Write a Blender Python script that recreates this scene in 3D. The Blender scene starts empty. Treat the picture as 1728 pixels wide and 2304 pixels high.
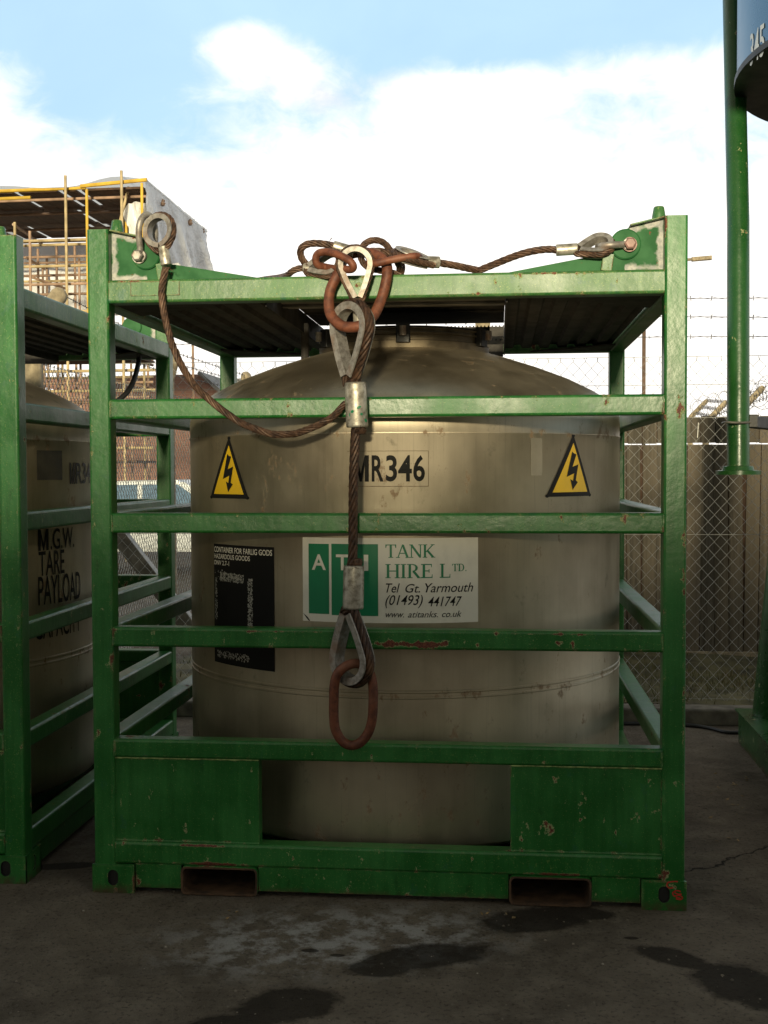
import bpy, bmesh, math, random
from math import sin, cos, pi, radians, sqrt, atan2
from mathutils import Vector, Matrix
random.seed(7)
SC = bpy.context.scene
COL = SC.collection

# ------------------------------------------------------------------ camera
FPX = 2632.9
CAM = Vector((1.5294, -4.2711, 1.5991))
YAW, PITCH, ROLL = 0.0976, 0.0358, -0.0038
fwd = Vector((-sin(YAW)*cos(PITCH), cos(YAW)*cos(PITCH), -sin(PITCH)))
rgt = Vector((cos(YAW), sin(YAW), 0))
upv = rgt.cross(fwd)
R2 = cos(ROLL)*rgt + sin(ROLL)*upv
U2 = -sin(ROLL)*rgt + cos(ROLL)*upv
cd = bpy.data.cameras.new('camera'); cam = bpy.data.objects.new('camera', cd); COL.objects.link(cam)
M = Matrix((R2, U2, -fwd)).transposed().to_4x4(); M.translation = CAM
cam.matrix_world = M
cd.sensor_fit = 'VERTICAL'; cd.sensor_height = 24; cd.sensor_width = 18
cd.lens = FPX/2304*24; cd.clip_end = 2000; cd.clip_start = 0.05
SC.camera = cam

def ray(u, v): return fwd + (u-864)/FPX*R2 + (1152-v)/FPX*U2
def at(u, v, Y):                       # point of the place seen at photo pixel (u, v) on the plane y = Y
    d = ray(u, v); return CAM + d*((Y-CAM.y)/d.y)
def gr(u, v, Z=0.0):                   # the same on the level z = Z
    d = ray(u, v); return CAM + d*((Z-CAM.z)/d.z)

# ------------------------------------------------------------------ world, sun, exposure
SUN_EL, SUN_AZ = radians(6.5), radians(180.5)      # low sun behind the photographer, nearly square on
w = bpy.data.worlds.new('World'); SC.world = w; w.use_nodes = True
nt = w.node_tree; nt.nodes.clear()
def N(nt, typ, **k):
    n = nt.nodes.new(typ)
    for a, b in k.items(): setattr(n, a, b)
    return n
def L(nt, a, b): nt.links.new(a, b)
def mth(nt, op, a, b=None, clamp=False, c=None):
    n = nt.nodes.new('ShaderNodeMath'); n.operation = op; n.use_clamp = clamp
    for i, x in enumerate((a, b, c)):
        if x is None: continue
        if isinstance(x, (int, float)): n.inputs[i].default_value = x
        else: nt.links.new(x, n.inputs[i])
    return n.outputs[0]
def mixc(nt, f, a, b, mode='MIX'):
    n = nt.nodes.new('ShaderNodeMix'); n.data_type = 'RGBA'; n.blend_type = mode
    for s, x in ((n.inputs[0], f), (n.inputs[6], a), (n.inputs[7], b)):
        if isinstance(x, (int, float)): s.default_value = x
        elif isinstance(x, tuple): s.default_value = (*x, 1) if len(x) == 3 else x
        else: nt.links.new(x, s)
    return n.outputs[2]
def sstep(nt, x, lo, hi, o0=0.0, o1=1.0):
    n = nt.nodes.new('ShaderNodeMapRange'); n.interpolation_type = 'SMOOTHSTEP'
    n.inputs[1].default_value = lo; n.inputs[2].default_value = hi
    n.inputs[3].default_value = o0; n.inputs[4].default_value = o1
    nt.links.new(x, n.inputs[0]); return n.outputs[0]
def noise(nt, vec, scale, detail=4, rough=.55, dist=0.0):
    n = nt.nodes.new('ShaderNodeTexNoise')
    n.inputs['Scale'].default_value = scale; n.inputs['Detail'].default_value = detail
    n.inputs['Roughness'].default_value = rough; n.inputs['Distortion'].default_value = dist
    if vec is not None: nt.links.new(vec, n.inputs['Vector'])
    return n.outputs[0]
def mapv(nt, vec, sc=(1, 1, 1), loc=(0, 0, 0)):
    n = nt.nodes.new('ShaderNodeMapping'); n.inputs['Scale'].default_value = sc
    n.inputs['Location'].default_value = loc; nt.links.new(vec, n.inputs['Vector']); return n.outputs[0]

tc = N(nt, 'ShaderNodeTexCoord')
sep = N(nt, 'ShaderNodeSeparateXYZ'); L(nt, tc.outputs['Generated'], sep.inputs[0])
az = mth(nt, 'ARCTAN2', sep.outputs[0], sep.outputs[1])
el = mth(nt, 'ARCSINE', sep.outputs[2])
cmb = N(nt, 'ShaderNodeCombineXYZ'); L(nt, az, cmb.inputs[0]); L(nt, el, cmb.inputs[1])
pv = cmb.outputs[0]
sky = N(nt, 'ShaderNodeTexSky'); sky.sky_type = 'NISHITA'; sky.sun_disc = False
sky.sun_elevation = radians(14); sky.sun_rotation = SUN_AZ
skyc = mixc(nt, 1.0, sky.outputs[0], (1.0, 1.32, 1.42), 'MULTIPLY')
def blob(a0, e0, ra, re, amp):
    x = mth(nt, 'DIVIDE', mth(nt, 'SUBTRACT', az, a0), ra); y = mth(nt, 'DIVIDE', mth(nt, 'SUBTRACT', el, e0), re)
    d = mth(nt, 'ADD', mth(nt, 'MULTIPLY', x, x), mth(nt, 'MULTIPLY', y, y))
    return mth(nt, 'MULTIPLY', mth(nt, 'EXPONENT', mth(nt, 'MULTIPLY', d, -1.0)), amp)
n1 = noise(nt, mapv(nt, pv, (1, 1.25, 1)), 5.5, 9, .52, .35)
dens = mth(nt, 'ADD', mth(nt, 'MULTIPLY', mth(nt, 'SUBTRACT', n1, .5), 1.75), mth(nt, 'MULTIPLY', mth(nt, 'SUBTRACT', .300, el), 4.2))
for b in ((-.215, .338, .045, .026, .62), (-.165, .318, .035, .022, .40), (-.29, .285, .05, .035, -.32), (-.02, .312, .09, .022, .42), (-.08, .375, .12, .025, -.45), (-.43, .30, .05, .025, .30), (.14, .315, .10, .022, .40), (-.36, .36, .07, .03, -.3), (.02, .22, .35, .07, .45),
          (-.03, .40, .35, .05, -.25), (-.42, .38, .2, .05, -.2)):
    dens = mth(nt, 'ADD', dens, blob(*b))
dens = mth(nt, 'ADD', dens, sstep(nt, el, .44, .62, 0, 3.6))           # full cloud added higher up, out of view, to keep the light neutral
wisp = noise(nt, mapv(nt, pv, (1, 1.6, 1), (7, 2, 0)), 24, 8, .62, .6)
dens = mth(nt, 'ADD', dens, mth(nt, 'MULTIPLY', mth(nt, 'SUBTRACT', wisp, .5), .75))
cov = sstep(nt, dens, -.16, .62)
# thin veil over the blue
veil = mixc(nt, sstep(nt, n1, .3, .75, .78, .95), skyc, (5.9, 8.5, 10.5))
n2 = noise(nt, mapv(nt, pv, (1, 1.6, 1), (3, 1, 0)), 7, 6, .55)
shade = mixc(nt, mth(nt, 'MULTIPLY', sstep(nt, n2, .50, .70), sstep(nt, dens, .25, 1.3, 1.0, .25)), (13.5, 12.9, 12.0), (8.6, 8.7, 9.1))
allc = mixc(nt, cov, veil, shade)
# unseen sky on the far (sun) side dimmed and warmed to set the fill
back = mixc(nt, sstep(nt, sep.outputs[1], -.55, .25), (.44, .395, .32), (1.0, 1.0, 1.0))
allc = mixc(nt, 1.0, allc, back, 'MULTIPLY')
allc = mixc(nt, 1.0, allc, mixc(nt, sstep(nt, el, .5, .8), (1, 1, 1), (.48, .47, .45)), 'MULTIPLY')        # unseen sky overhead dimmed to lower the light on the ground
bg = N(nt, 'ShaderNodeBackground'); bg.inputs['Strength'].default_value = .1
L(nt, allc, bg.inputs[0]); wo = N(nt, 'ShaderNodeOutputWorld'); L(nt, bg.outputs[0], wo.inputs[0])

sd = bpy.data.lights.new('sun', 'SUN'); sd.energy = 4.8; sd.angle = radians(5.0); sd.color = (1, .87, .58)
so = bpy.data.objects.new('sun', sd); COL.objects.link(so)
sv = Vector((sin(SUN_AZ)*cos(SUN_EL), cos(SUN_AZ)*cos(SUN_EL), sin(SUN_EL)))   # towards the sun
so.rotation_euler = sv.to_track_quat('Z', 'Y').to_euler(); so.location = (0, -10, 8)
SC.view_settings.view_transform = 'Standard'; SC.view_settings.look = 'None'
SC.view_settings.exposure = 0.06; SC.view_settings.gamma = 1
SC.cycles.max_bounces = 7; SC.cycles.glossy_bounces = 4; SC.cycles.diffuse_bounces = 4
SC.cycles.use_denoising = True

# ------------------------------------------------------------------ materials
def mat(name):
    m = bpy.data.materials.new(name); m.use_nodes = True
    t = m.node_tree; b = t.nodes['Principled BSDF']; return m, t, b
def posn(t):
    return N(t, 'ShaderNodeNewGeometry').outputs['Position']
def bump(t, b, h, s=.3, d=.01):
    n = N(t, 'ShaderNodeBump'); n.inputs['Strength'].default_value = s; n.inputs['Distance'].default_value = d
    L(t, h, n.inputs['Height']); L(t, n.outputs[0], b.inputs['Normal'])
def simple(name, col, rough=.6, metal=0.0, var=.25, scale=12, bmp=.15, spec=.5, sc=(1, 1, 1)):
    m, t, b = mat(name); p = mapv(t, posn(t), sc)
    n = noise(t, p, scale, 5)
    c = mixc(t, sstep(t, n, .3, .7), tuple(x*(1-var) for x in col), tuple(min(1, x*(1+var)) for x in col))
    L(t, c, b.inputs['Base Color']); b.inputs['Metallic'].default_value = metal
    b.inputs['Specular IOR Level'].default_value = spec
    L(t, sstep(t, n, .2, .8, rough-.06, rough+.08), b.inputs['Roughness'])
    if bmp: bump(t, b, noise(t, p, scale*6, 4), bmp, .004)
    return m

def paint(name, base, faded, wear=.5, rough=.36, marks=()):
    """old gloss paint: faded patches, fine yellowish flecks, chips to undercoat and rust, worn edges"""
    m, t, b = mat(name); p = posn(t)
    big = noise(t, p, 3.1, 5, .6)
    stre = noise(t, mapv(t, p, (42, 42, 3.2)), 1, 4, .6)
    fine = noise(t, p, 190, 3, .6)
    f = mth(t, 'ADD', mth(t, 'MULTIPLY', big, .65), mth(t, 'MULTIPLY', stre, .35))
    c = mixc(t, sstep(t, f, .38, .66), base, faded)
    dark = noise(t, mapv(t, p, (16, 16, 7)), 1, 6, .65)
    c = mixc(t, sstep(t, dark, .62, .70, 0, .5), c, tuple(x*.45 for x in base))
    c = mixc(t, sstep(t, fine, .60, .70, 0, .45*wear+.1), c, (.34, .42, .13))
    scr = noise(t, mapv(t, p, (9, 9, 160)), 1, 3, .7); scr2 = noise(t, mapv(t, p, (150, 150, 7)), 1, 3, .7)
    c = mixc(t, mth(t, 'MULTIPLY', mth(t, 'MAXIMUM', sstep(t, scr, .70, .76), sstep(t, scr2, .70, .76)), .4*wear), c, (.30, .42, .22))
    drip = noise(t, mapv(t, p, (60, 60, 4), (3, 3, 1)), 1, 4, .6)
    c = mixc(t, sstep(t, drip, .60, .72, 0, .25), c, tuple(x*.5 for x in base))
    bev = N(t, 'ShaderNodeBevel'); bev.samples = 3; bev.inputs[0].default_value = .009
    geo = N(t, 'ShaderNodeNewGeometry')
    dt = N(t, 'ShaderNodeVectorMath', operation='DOT_PRODUCT')
    L(t, bev.outputs[0], dt.inputs[0]); L(t, geo.outputs['Normal'], dt.inputs[1])
    edge = sstep(t, dt.outputs['Value'], .995, .93)
    ch = noise(t, mapv(t, p, (1, 1, .75)), 19, 6, .66)
    low = noise(t, p, 4.0, 2)
    v = mth(t, 'ADD', ch, mth(t, 'MULTIPLY', edge, .12*wear+.02))
    v = mth(t, 'ADD', v, mth(t, 'MULTIPLY', mth(t, 'SUBTRACT', low, .5), .16))
    sp = N(t, 'ShaderNodeSeparateXYZ'); L(t, p, sp.inputs[0])
    for (mx, mz, rx, rz, amp) in marks:
        x = mth(t, 'DIVIDE', mth(t, 'SUBTRACT', sp.outputs[0], mx), rx); z = mth(t, 'DIVIDE', mth(t, 'SUBTRACT', sp.outputs[2], mz), rz)
        g = mth(t, 'EXPONENT', mth(t, 'MULTIPLY', mth(t, 'ADD', mth(t, 'MULTIPLY', x, x), mth(t, 'MULTIPLY', z, z)), -1.0))
        g = mth(t, 'MULTIPLY', g, sstep(t, sp.outputs[1], .03, .0))
        v = mth(t, 'ADD', v, mth(t, 'MULTIPLY', g, amp))
    rim = sstep(t, v, .652-.02*wear, .668-.02*wear)
    core = sstep(t, v, .680-.02*wear, .692-.02*wear)
    teal = noise(t, mapv(t, p, (1, 1, .7), (4, 4, 4)), 13, 7, .7)
    c = mixc(t, sstep(t, mth(t, 'ADD', teal, mth(t, 'MULTIPLY', edge, .08)), .60, .66, 0, .55*wear), c, (.020, .105, .070))
    c = mixc(t, mth(t, 'MULTIPLY', rim, .8), c, (.36, .40, .19))
    dirt = mth(t, 'MULTIPLY', sstep(t, sp.outputs[2], .045, .004), sstep(t, noise(t, p, 17, 5, .65), .34, .58))
    c = mixc(t, mth(t, 'MULTIPLY', dirt, .85), c, (.070, .042, .024))
    rust = mixc(t, sstep(t, fine, .4, .6), (.075, .018, .010), (.17, .05, .024))
    c = mixc(t, core, c, rust)
    c = mixc(t, mth(t, 'MULTIPLY', edge, sstep(t, noise(t, p, 26, 4), .46, .62, 0, .40*wear)), c, (.26, .38, .16))
    L(t, c, b.inputs['Base Color'])
    r = mth(t, 'ADD', sstep(t, big, .3, .7, rough-.05, rough+.1), mth(t, 'MULTIPLY', rim, .3))
    L(t, r, b.inputs['Roughness'])
    h = mth(t, 'SUBTRACT', mth(t, 'ADD', mth(t, 'MULTIPLY', noise(t, p, 55, 3), .5), mth(t, 'MULTIPLY', noise(t, p, 9, 2), 1.6)), mth(t, 'MULTIPLY', rim, 1.0))
    bump(t, b, h, .5, .003)
    return m

MARKS = ((1.19, .958, .17, .012, .30), (2.175, 1.81, .016, .04, .20), (.035, .98, .012, .1, .12), (.10, .32, .012, .05, .22), (.40, .187, .09, .006, .3),
         (.45, .118, .14, .006, .3), (1.70, .118, .16, .006, .28), (.40, 1.835, .008, .03, .22), (2.12, 2.46, .008, .06, .22), (.16, 2.305, .1, .006, .2),
         (1.45, 2.235, .03, .008, .2), (.72, 1.0, .25, .005, .16), (1.75, 1.0, .2, .005, .18), (1.72, 2.304, .1, .006, .2), (1.75, .97, .05, .01, .16),
         (.01, 1.6, .008, .4, .1), (2.19, 1.2, .008, .8, .12), (.16, .06, .02, .05, .15), (2.12, .14, .02, .04, .1))
M_PAINT = paint('green_paint', (.008, .105, .015), (.026, .175, .034), .55, .36, MARKS)
M_PAINT_OLD = paint('weathered_green_paint', (.020, .105, .022), (.075, .195, .060), 1.1, .42, MARKS)
M_SILO = paint('fresh_green_paint', (.010, .062, .012), (.016, .085, .018), .12, .28)

def primer_mat():
    m, t, b = mat('green_paint_over_white_primer')
    a = N(t, 'ShaderNodeAttribute'); a.attribute_name = 'primer'; p = posn(t)
    n = noise(t, p, 30, 5)
    f = sstep(t, mth(t, 'ADD', a.outputs['Fac'], mth(t, 'MULTIPLY', mth(t, 'SUBTRACT', n, .5), 1.5)), .48, .88)
    g = mixc(t, sstep(t, noise(t, p, 8, 4), .35, .65), (.010, .085, .022), (.035, .14, .05))
    c = mixc(t, f, g, mixc(t, sstep(t, noise(t, p, 60, 4), .40, .6), (.46, .45, .42), (.30, .31, .30)))
    c = mixc(t, sstep(t, mth(t, 'ADD', noise(t, p, 22, 6, .7), mth(t, 'MULTIPLY', a.outputs['Fac'], .05)), .655, .69), c, (.17, .05, .025))
    L(t, c, b.inputs['Base Color']); b.inputs['Roughness'].default_value = .65; b.inputs['Specular IOR Level'].default_value = .25
    bump(t, b, n, .3, .003); return m
M_PRIMER = primer_mat()

def steel():
    m, t, b = mat('stained_stainless_steel'); p = posn(t)
    str_ = noise(t, mapv(t, p, (11, 11, 1.1)), 1, 6, .6)
    str2 = noise(t, mapv(t, p, (140, 140, 2.5)), 1, 3, .6)
    big = noise(t, p, 2.2, 6, .6)
    f = mth(t, 'ADD', mth(t, 'MULTIPLY', str_, .3), mth(t, 'MULTIPLY', big, .7))
    c = mixc(t, sstep(t, f, .28, .72), (.40, .34, .245), (.65, .57, .435))
    c = mixc(t, sstep(t, str2, .55, .8, 0, .22), c, (.12, .10, .075))
    sp = N(t, 'ShaderNodeSeparateXYZ'); L(t, p, sp.inputs[0])
    spots = noise(t, mapv(t, p, (1, 1, .6)), 15, 8, .72)
    reg = noise(t, p, 1.7, 2)
    v = mth(t, 'ADD', spots, mth(t, 'MULTIPLY', mth(t, 'SUBTRACT', reg, .5), .30))
    # rust weeping along the two welds
    for z0 in (1.742, .745):
        d = mth(t, 'DIVIDE', mth(t, 'SUBTRACT', sp.outputs[2], z0), .018)
        v = mth(t, 'ADD', v, mth(t, 'MULTIPLY', mth(t, 'EXPONENT', mth(t, 'MULTIPLY', mth(t, 'MULTIPLY', d, d), -1.0)), .075))
    ru = sstep(t, v, .605, .70, 0, .70)
    c = mixc(t, ru, c, (.19, .095, .035))
    gr_ = sstep(t, noise(t, mapv(t, p, (1, 1, .8), (5, 2, 9)), 6.5, 8, .7), .60, .72, 0, .5)
    c = mixc(t, gr_, c, (.11, .10, .07))
    L(t, c, b.inputs['Base Color'])
    met = mth(t, 'SUBTRACT', .94, mth(t, 'ADD', mth(t, 'MULTIPLY', ru, .7), mth(t, 'MULTIPLY', gr_, .3)), clamp=True)
    L(t, met, b.inputs['Metallic'])
    L(t, mth(t, 'ADD', sstep(t, f, .3, .7, .40, .54), mth(t, 'MULTIPLY', ru, .2)), b.inputs['Roughness'])
    h = mth(t, 'ADD', mth(t, 'MULTIPLY', str2, .3), mth(t, 'MULTIPLY', noise(t, p, 5, 2), .9))
    bump(t, b, h, .25, .004); return m
M_STEEL = steel()

def rusty(name, dark, mid, lite, scale=40, rough=.7, metal=.15):
    m, t, b = mat(name); p = posn(t); n = noise(t, p, scale, 6, .65); n2_ = noise(t, p, scale*.22, 4)
    c = mixc(t, sstep(t, n, .34, .62), dark, mid)
    c = mixc(t, sstep(t, n2_, .52, .68, 0, .7), c, lite)
    L(t, c, b.inputs['Base Color']); b.inputs['Roughness'].default_value = rough; b.inputs['Metallic'].default_value = metal
    bump(t, b, n, .4, .002); return m
M_RING = rusty('rusted_red_oxide_steel', (.085, .027, .015), (.18, .058, .028), (.23, .095, .055), 34, .6)
M_ROPE = rusty('rusty_wire_rope', (.030, .016, .011), (.115, .062, .038), (.18, .105, .065), 55, .55, .35)
M_ROPEW = rusty('greasy_dark_wire_rope', (.018, .010, .007), (.075, .038, .022), (.15, .075, .038), 48, .5, .35)
M_GALV = rusty('worn_galvanised_steel', (.20, .18, .16), (.36, .34, .31), (.25, .16, .11), 45, .5, .5)
M_FERR = rusty('scratched_aluminium', (.20, .18, .14), (.50, .47, .40), (.56, .53, .46), 38, .42, .55)
M_BOLT = rusty('faded_pink_bolt_paint', (.20, .12, .10), (.33, .19, .165), (.24, .19, .16), 40, .5)
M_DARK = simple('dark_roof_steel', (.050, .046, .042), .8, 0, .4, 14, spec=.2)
M_DGALV = simple('grimy_galvanised_sheet', (.20, .185, .16), .5, .5, .35, 9)
M_BLACK = simple('black_rubber', (.012, .012, .012), .5)
M_HOLE = simple('rusty_pocket_steel', (.075, .042, .022), .8, 0, .5, 25)
M_MESH = simple('galvanised_wire', (.38, .375, .345), .5, .25, .2, 30, 0)
M_BARB = simple('dull_barbed_wire', (.12, .11, .10), .6, .4, .2, 30, 0)
M_CONC = simple('weathered_concrete', (.30, .25, .17), .9, 0, .35, 14, .4)
M_KERB = simple('old_kerb_concrete', (.14, .125, .10), .9, 0, .4, 9, .5)
M_SCAF = simple('scaffold_tube_steel', (.46, .36, .20), .5, .1, .3, 5, 0)
M_SCAF2 = simple('rust_brown_scaffold_tube', (.36, .24, .17), .55, .1, .3, 5, 0)
M_SCAFY = simple('yellow_scaffold_tube', (.62, .40, .05), .5, 0, .25, 3, 0)
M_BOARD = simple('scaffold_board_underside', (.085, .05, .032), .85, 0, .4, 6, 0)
M_SLATE = simple('grey_slate', (.22, .22, .22), .8, 0, .3, 3, .2)
M_WHITEP = simple('white_car_paint', (.62, .66, .68), .25, 0, .05, 3, 0)
M_TYRE = simple('tyre_rubber', (.02, .02, .02), .8)
def glassm():
    m, t, b = mat('tinted_car_glass'); b.inputs['Base Color'].default_value = (.12, .2, .3, 1)
    b.inputs['Roughness'].default_value = .05; b.inputs['Specular IOR Level'].default_value = .8; return m
M_GLASS = glassm()
def flat(name, col, rough=.45):
    m, t, b = mat(name); b.inputs['Specular IOR Level'].default_value = .5 if max(col) > .1 else .12; p = posn(t); n = noise(t, mapv(t, p, (1, 1, .5)), 14, 6, .6)
    c = mixc(t, sstep(t, n, .45, .75, 0, .35), col, tuple(x*.6+.008 for x in col))
    L(t, c, b.inputs['Base Color']); b.inputs['Roughness'].default_value = rough; return m
S_WHITE = flat('white_vinyl', (.78, .76, .68)); S_GREEN = flat('green_vinyl', (.0, .20, .085)); S_BLACK = flat('black_vinyl', (.012, .012, .012))
S_YEL = flat('yellow_vinyl', (.72, .46, .01)); S_INK = flat('black_ink', (.015, .015, .014)); S_GREY = flat('faded_white_print', (.42, .41, .37))
S_CLEAR = simple('clear_film_residue', (.46, .41, .30), .40, .86, .12, 8, 0)
S_SMUDGE = simple('dark_sticker_residue', (.03, .028, .02), .6, 0, .3, 20)
S_RED = flat('red_paint_marker', (.55, .03, .02)); S_SILVER = flat('white_painted_number', (.62, .66, .68))

def sheetm(tl_=.15):
    m, t, b = mat('white_plastic_sheeting'); p = posn(t)
    L(t, mixc(t, noise(t, p, 1.2, 5), (.84, .85, .87), (.95, .95, .95)), b.inputs['Base Color'])
    b.inputs['Roughness'].default_value = .45; bump(t, b, noise(t, p, 1.6, 5, .6, 1.0), .5, .2)
    tr = N(t, 'ShaderNodeBsdfTranslucent'); tr.inputs[0].default_value = (.85, .87, .9, 1); mx = N(t, 'ShaderNodeMixShader'); mx.inputs[0].default_value = tl_
    L(t, b.outputs[0], mx.inputs[1]); L(t, tr.outputs[0], mx.inputs[2]); L(t, mx.outputs[0], t.nodes['Material Output'].inputs[0]); return m
M_SHEET = sheetm(); M_RSHEET = sheetm(.9)
def woodm():
    m, t, b = mat('weathered_fence_boards'); p = posn(t)
    g = noise(t, mapv(t, p, (55, 55, 1.6)), 1, 6, .6, .4); big = noise(t, mapv(t, p, (9, 9, .7)), 1, 4)
    a = N(t, 'ShaderNodeAttribute'); a.attribute_name = 'tone'
    c = mixc(t, sstep(t, g, .3, .7), (.066, .058, .044), (.155, .134, .104))
    c = mixc(t, sstep(t, big, .4, .7, 0, .5), c, (.085, .075, .055))
    c = mixc(t, a.outputs['Fac'], c, (.19, .155, .11)); L(t, c, b.inputs['Base Color'])
    b.inputs['Roughness'].default_value = .9; bump(t, b, g, .5, .005); return m
M_WOOD = woodm()
def brickm():
    m, t, b = mat('red_brick_wall'); tcn = N(t, 'ShaderNodeTexCoord')
    sp = N(t, 'ShaderNodeSeparateXYZ'); L(t, tcn.outputs['Object'], sp.inputs[0])
    cb = N(t, 'ShaderNodeCombineXYZ'); L(t, mth(t, 'ADD', sp.outputs[0], sp.outputs[1]), cb.inputs[0]); L(t, sp.outputs[2], cb.inputs[1])
    br = N(t, 'ShaderNodeTexBrick'); L(t, cb.outputs[0], br.inputs[0]); br.inputs['Scale'].default_value = 1
    br.inputs['Color1'].default_value = (.34, .17, .13, 1); br.inputs['Color2'].default_value = (.25, .12, .09, 1); br.inputs['Mortar'].default_value = (.30, .24, .20, 1)
    br.inputs['Brick Width'].default_value = .225; br.inputs['Row Height'].default_value = .075; br.inputs['Mortar Size'].default_value = .008
    c = mixc(t, noise(t, tcn.outputs['Object'], 1.5, 4), br.outputs[0], (.32, .18, .14)); L(t, c, b.inputs['Base Color'])
    b.inputs['Roughness'].default_value = .9; return m
M_BRICK = brickm()
def cladm():
    m, t, b = mat('brown_profiled_cladding'); p = posn(t); sp = N(t, 'ShaderNodeSeparateXYZ'); L(t, p, sp.inputs[0])
    wv = mth(t, 'SINE', mth(t, 'MULTIPLY', sp.outputs[0], 30)); 
    L(t, mixc(t, noise(t, p, .6, 4), (.36, .31, .23), (.48, .41, .31)), b.inputs['Base Color']); b.inputs['Roughness'].default_value = .7
    bump(t, b, wv, .4, .03); return m
M_CLAD = cladm()

def groundm():
    m, t, b = mat('stained_concrete_yard'); p = posn(t)
    sp = N(t, 'ShaderNodeSeparateXYZ'); L(t, p, sp.inputs[0]); X, Y = sp.outputs[0], sp.outputs[1]
    big = noise(t, p, 1.3, 6, .6); med = noise(t, p, 7, 7, .65); fine = noise(t, p, 60, 5, .7); grit = noise(t, p, 240, 3, .6)
    c = mixc(t, sstep(t, big, .32, .68), (.085, .070, .053), (.165, .137, .105))
    c = mixc(t, sstep(t, med, .40, .70, 0, .7), c, (.22, .185, .145))
    c = mixc(t, sstep(t, fine, .52, .66, 0, .75), c, (.038, .031, .024))
    c = mixc(t, sstep(t, grit, .60, .68, 0, .6), c, (.26, .225, .175))
    wob = mth(t, 'ADD', mth(t, 'MULTIPLY', mth(t, 'SUBTRACT', noise(t, p, 7.5, 6, .62), .5), 2.3), mth(t, 'MULTIPLY', mth(t, 'SUBTRACT', noise(t, p, 32, 4), .5), .9))
    def ell(cx, cy, rx, ry, ang):
        dx = mth(t, 'SUBTRACT', X, cx); dy = mth(t, 'SUBTRACT', Y, cy); ca, sa = cos(ang), sin(ang)
        a = mth(t, 'DIVIDE', mth(t, 'ADD', mth(t, 'MULTIPLY', dx, ca), mth(t, 'MULTIPLY', dy, sa)), rx)
        bb = mth(t, 'DIVIDE', mth(t, 'SUBTRACT', mth(t, 'MULTIPLY', dy, ca), mth(t, 'MULTIPLY', dx, sa)), ry)
        return mth(t, 'SUBTRACT', 1.0, mth(t, 'SQRT', mth(t, 'ADD', mth(t, 'MULTIPLY', a, a), mth(t, 'MULTIPLY', bb, bb))))
    # the pale chalky wash
    ch = mth(t, 'MULTIPLY', sstep(t, ell(.98, -.36, .62, .30, .22), -.35, .6), sstep(t, noise(t, p, 9, 8, .72), .44, .60))
    c = mixc(t, mth(t, 'MULTIPLY', ch, .9), c, (.40, .39, .375))
    wet = None
    for e in ((1.66, -.13, .26, .13, .35), (1.84, -.06, .13, .07, -.1), (1.30, -.48, .25, .11, .36), (1.15, -.58, .13, .085, .2), (2.10, -.42, .17, .075, -.6), (2.30, -.62, .22, .16, -.75),
              (.90, -.87, .20, .13, .5), (.76, -1.02, .17, .10, .4), (-.22, .27, .15, .05, .2), (.905, -.47, .035, .018, 0), (1.0, -.50, .03, .015, 0), (1.98, -.27, .03, .015, 0)):
        q = ell(*e); wet = q if wet is None else mth(t, 'MAXIMUM', wet, q)
    wv = mth(t, 'ADD', wet, mth(t, 'MULTIPLY', wob, .28))
    wm = sstep(t, wv, .09, .28)
    c = mixc(t, mth(t, 'MULTIPLY', wm, .82), c, (.018, .0145, .011))
    c = mixc(t, mth(t, 'MULTIPLY', mth(t, 'SUBTRACT', sstep(t, wv, .04, .14), wm, clamp=True), .35), c, (.045, .036, .026))
    # crack running off to the right
    cr = mth(t, 'ABSOLUTE', mth(t, 'SUBTRACT', mth(t, 'SUBTRACT', Y, .42), mth(t, 'ADD', mth(t, 'MULTIPLY', mth(t, 'SUBTRACT', X, 2.28), .85), mth(t, 'MULTIPLY', mth(t, 'SUBTRACT', noise(t, p, 9, 5), .5), .22))))
    crm = mth(t, 'MULTIPLY', sstep(t, cr, .012, .003), sstep(t, X, 2.15, 2.25))
    c = mixc(t, mth(t, 'MULTIPLY', crm, .85), c, (.012, .010, .008))
    L(t, c, b.inputs['Base Color'])
    b.inputs['Roughness'].default_value = .85
    b.inputs['Specular IOR Level'].default_value = .12
    h = mth(t, 'ADD', mth(t, 'ADD', mth(t, 'MULTIPLY', med, 1.6), mth(t, 'MULTIPLY', fine, .5)), mth(t, 'MULTIPLY', grit, .18))
    h = mth(t, 'SUBTRACT', h, mth(t, 'MULTIPLY', crm, .8))
    bump(t, b, h, 1.0, .022); return m
M_GROUND = groundm()
M_VERGE = simple('mossy_verge_soil', (.085, .075, .035), .95, 0, .6, 5, .8)
def grassm():
    m, t, b = mat('dry_grass_blades'); p = posn(t)
    L(t, mixc(t, sstep(t, noise(t, p, 5, 4), .35, .65), (.075, .085, .022), (.16, .13, .055)), b.inputs['Base Color']); b.inputs['Roughness'].default_value = .7; return m
M_GRASS = grassm()

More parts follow.
